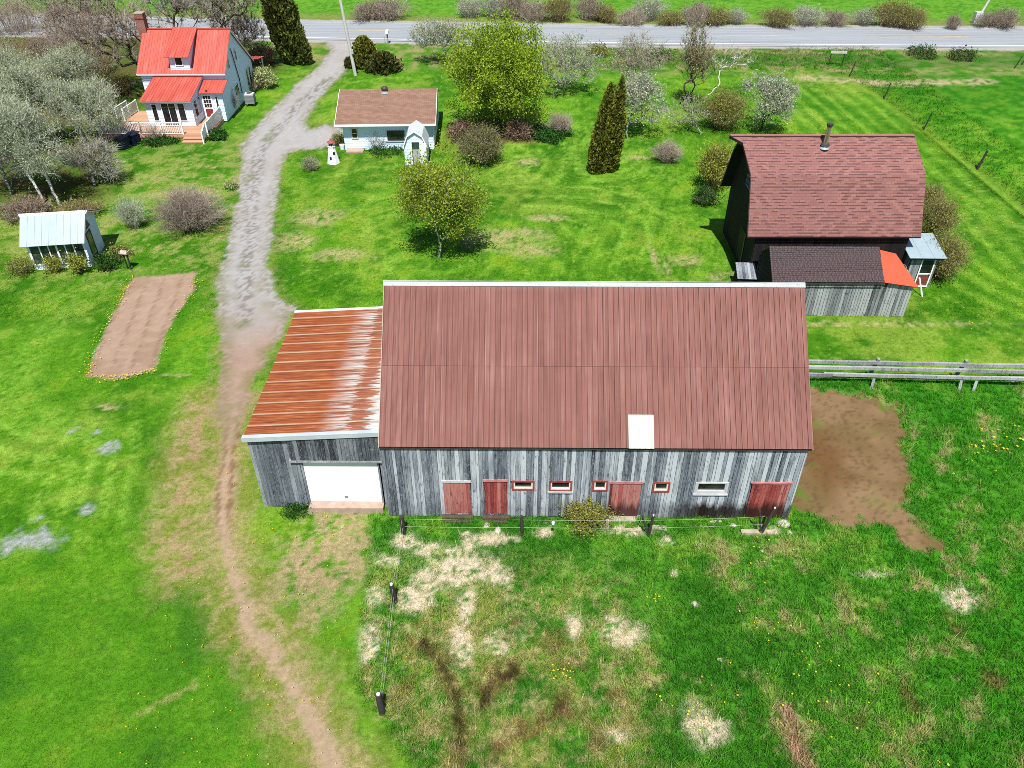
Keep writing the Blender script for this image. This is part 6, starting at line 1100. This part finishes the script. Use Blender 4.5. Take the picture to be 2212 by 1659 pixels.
for i, (X, Y, sc, k, _) in enumerate(RB):
    p = at(X+random.uniform(-12, 12), Y-random.uniform(0, 9)); lb = KN[k]+' bush across the road, '+ORD[i]+' from the left in the row'; s3 = (sc*random.uniform(.8, 1.35), sc*random.uniform(.7, 1.0), sc*random.uniform(.55, 1.15))
    if k not in used: used.add(k); o = v_[k]; o.location = (*p, 0); o.rotation_euler = (0, 0, random.uniform(0, 6)); o.scale = s3; o['label'] = lb
    else: copy_tree(v_[k], (*p, 0), random.uniform(0, 6), s3, lb)
for i, (X, Y, lb) in enumerate([(1290, 118, 'rough low bush at the verge between maple and road'), (1420, 128, 'low green bush in the verge left of the tall bare tree'), (2075, 128, 'rough dark weeds in the verge on the right'), (1990, 122, 'tall grass clump in the verge below the road on the right')]): bush('verge_bush', lb, 'bush', at(X, Y), 1.5, .9, 140, 'twig_rust', ['leaf_olive', 'leaf_dark', 'leaf_dark', 'leaf_dark'][i], 1000, .15, 150+i, .012, 5, tight=.8, leafspread=.18)
# ------------------------------------------------------------------ grass blades
def sample(arr, x, y):
    ix = np.clip(np.searchsorted(gx, x)-1, 0, len(gx)-2); iy = np.clip(np.searchsorted(gy, y)-1, 0, len(gy)-2); tx = np.clip((x-gx[ix])/(gx[ix+1]-gx[ix]), 0, 1); ty = np.clip((y-gy[iy])/(gy[iy+1]-gy[iy]), 0, 1)
    A = arr.reshape(len(gy), len(gx), -1); tx = tx[:, None]; ty = ty[:, None]
    return (A[iy, ix]*(1-tx)+A[iy, ix+1]*tx)*(1-ty)+(A[iy+1, ix]*(1-tx)+A[iy+1, ix+1]*tx)*ty
def rot_rect(ox, oy, rz, x0, y0, x1, y1, X, Y):
    c, s = math.cos(-rz), math.sin(-rz); a = (X-ox)*c-(Y-oy)*s; b = (X-ox)*s+(Y-oy)*c; return (a > x0) & (a < x1) & (b > y0) & (b < y1)
PLOTS = [(-4.83, 21.52, math.radians(-.5), -.03, -.03, 15.68, 8.7), (-9.86, 22.02, 0, -.03, -.03, 5.1, 8.6), (-8.0, 22.02, 0, -.1, -.36, 3.0, .1), (13.6, 39.75, 0, -.02, -.02, 8.6, 6.6), (13.75, 36.2, 0, -.03, -.03, 7.5, 3), (22.4, 39.25, 0, -.02, -.02, 1.5, 1.7), (-28.25, 41.2, math.radians(8), 0, 0, 3.2, 2.7)]
def gmat():
    m = NT('grass_blades'); c = m.attr('col', 'Color'); m.fin(c, .65, .2); tr = m.n('BsdfTranslucent', {0: m.mix(1.0, c, (1.15, 1.25, .6), 'MULTIPLY')}); mx = m.n('MixShader', {0: .35, 1: m.p.outputs[0], 2: tr.outputs[0]}); m.t.links.new(mx.outputs[0], m.out.inputs[0]); return m.m
GRASS_M = gmat()
def grass(name, n, reg, bl, wd, hmin, hmax, pick, sig, seed, lean=.55, gain=1.5, tv=1.0, rootk=.6):
    rg = np.random.default_rng(seed); x0, x1, y0, y1 = reg; y = y0+(y1-y0)*rg.random(n)**1.35; half = np.minimum((y*.80+14)*.66+1, 40.0); x = rg.uniform(-1, 1, n)*half; x = np.clip(x, x0, x1)
    ok = pick(x, y)
    for p in PLOTS: ok &= ~rot_rect(*p, x, y)
    x, y = x[ok], y[ok]; tint = rg.random(len(x)); hh = sample(GH, x, y)[:, 0]; g_ = hh > .03; x, y, tint, hh = x[g_], y[g_], tint[g_], hh[g_]
    k = len(x); X = np.repeat(x, bl)+rg.normal(size=k*bl)*sig; Y = np.repeat(y, bl)+rg.normal(size=k*bl)*sig; T = np.repeat(tint, bl); H = np.repeat(hh, bl)
    c = sample(GC, X, Y)*gain; Z = sample(GZ, X, Y)[:, 0]; N = len(X); H = np.clip(H*rg.uniform(.5, 1.25, N)*(.7+.6*T), hmin, hmax)
    c = c*(1+tv*(-.12+.75*(T-.5)+.55*(rg.random(N)-.5)))[:, None]; dry = (rg.random(N) < .08)[:, None]; c = np.where(dry, c*np.array([1.9, 1.25, 2.0]), c)
    az = rg.uniform(0, 2*PI, N); a2 = rg.uniform(0, 2*PI, N); w_ = wd*rg.uniform(.7, 1.3, N); ln = H*lean*rg.uniform(.2, 1.5, N); dx, dy = np.cos(az)*w_/2, np.sin(az)*w_/2
    V = np.empty((N, 3, 3)); V[:, 0] = np.stack([X-dx, Y-dy, Z-.005], 1); V[:, 1] = np.stack([X+dx, Y+dy, Z-.005], 1); V[:, 2] = np.stack([X+np.cos(a2)*ln, Y+np.sin(a2)*ln, Z+H], 1)
    cc = np.repeat(c, 3, 0); cc[0::3] *= rootk; cc[1::3] *= rootk  # blade roots coloured darker, painted shade low in the grass
    o = npmesh(name, V.reshape(-1, 3), np.arange(3*N).reshape(-1, 3), GRASS_M, col=np.clip(cc, 0, 1)); o['kind'] = 'stuff'; return o
inp = lambda x, y: sd_poly(PAST, x, y) < .1
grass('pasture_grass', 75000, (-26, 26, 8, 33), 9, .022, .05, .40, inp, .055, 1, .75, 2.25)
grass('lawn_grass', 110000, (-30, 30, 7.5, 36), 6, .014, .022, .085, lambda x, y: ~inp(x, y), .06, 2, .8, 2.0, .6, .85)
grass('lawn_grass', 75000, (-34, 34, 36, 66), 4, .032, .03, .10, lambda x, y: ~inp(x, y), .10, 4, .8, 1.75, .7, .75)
def tall(x, y): return ((sd_poly(HAY, x, y) < 0) | ((y > yline(ROAD_N, x)-10) & (y < yline(ROAD_N, x)-2.2) & (x > 8))) & (np.abs(x) < y*.72)
rgH = GH.copy(); GH = np.where((G_HAY > .4) | ((fy_ > yline(ROAD_N, fx_)-10) & (fy_ < yline(ROAD_N, fx_)-2.2)), .22, GH)
grass('hay_grass', 60000, (5, 60, 34, 92), 4, .045, .08, .40, tall, .12, 3, .7, 1.6)
def dandelions():
    rg = np.random.default_rng(5); P = []
    C = [(2155, 955, 12, .45), (2120, 965, 8, .35), (2170, 935, 10, .5), (1215, 1450, 16, .25), (1420, 1290, 6, .2), (1500, 1560, 5, .2), (1650, 1165, 8, .5), (1680, 1180, 6, .5), (1645, 1240, 4, .3), (1640, 1330, 8, .6), (1745, 1440, 12, .6), (1780, 1455, 10, .5), (1840, 1535, 8, .7), (1750, 1530, 6, .4), (1510, 1540, 8, .2), (2110, 1010, 6, .8), (690, 1110, 6, .3), (2030, 1650, 6, .3), (1440, 1520, 5, .2), (1560, 1500, 6, .5)]
    nC = sum(q[2] for q in C)
    for X, Y, n, s in C: c = np.array(at(X, Y)); P += list(c+rg.normal(size=(n, 2))*s)
    bedl = [at(a, b) for a, b in [(190, 818), (200, 770), (238, 690), (266, 640), (284, 600)]]; bedr = [at(a, b) for a, b in [(190, 817), (265, 820), (332, 802)]]; bed3 = [at(a, b) for a, b in [(332, 800), (374, 690), (418, 632), (426, 590)]]
    for L, n in ((bedl, 150), (bedr, 110), (bed3, 70)):
        for _ in range(n): i = rg.integers(len(L)-1); t = rg.random(); P.append(np.array(L[i])*(1-t)+np.array(L[i+1])*t+rg.normal(size=2)*.16)
    drow = [at(1760, 250), at(1775, 275), at(1790, 290), at(1735, 225)]
    for _ in range(60): i = rg.integers(3); t = rg.random(); P.append(np.array(drow[i])*(1-t)+np.array(drow[i+1])*t+rg.normal(size=2)*.35)
    for _ in range(260): P.append(np.array([rg.uniform(-12, -3), rg.uniform(11, 24)]))
    for _ in range(260): P.append(np.array([rg.uniform(24, 34), rg.uniform(34, 60)]))
    P = np.array(P); n = len(P); z = sample(GZ, P[:, 0], P[:, 1])[:, 0]+rg.uniform(.05, .16, n); r = rg.uniform(.011, .022, n)*np.where(P[:, 1] > 25, 1.6, 1); r[:nC] *= 1.7; k = 6; t = 2*PI*np.arange(k)/k
    V = np.stack([P[:, 0][:, None]+np.cos(t)*r[:, None], P[:, 1][:, None]+np.sin(t)*r[:, None], z[:, None]+(np.arange(k) % 2)*.006], -1).reshape(-1, 3); F = np.arange(n*k).reshape(-1, k)
    o = npmesh('dandelion_flowers', V, F, simple('dandelion_yellow', (.62, .42, .02), .7, .2, 30)); o['kind'] = 'stuff'
dandelions()
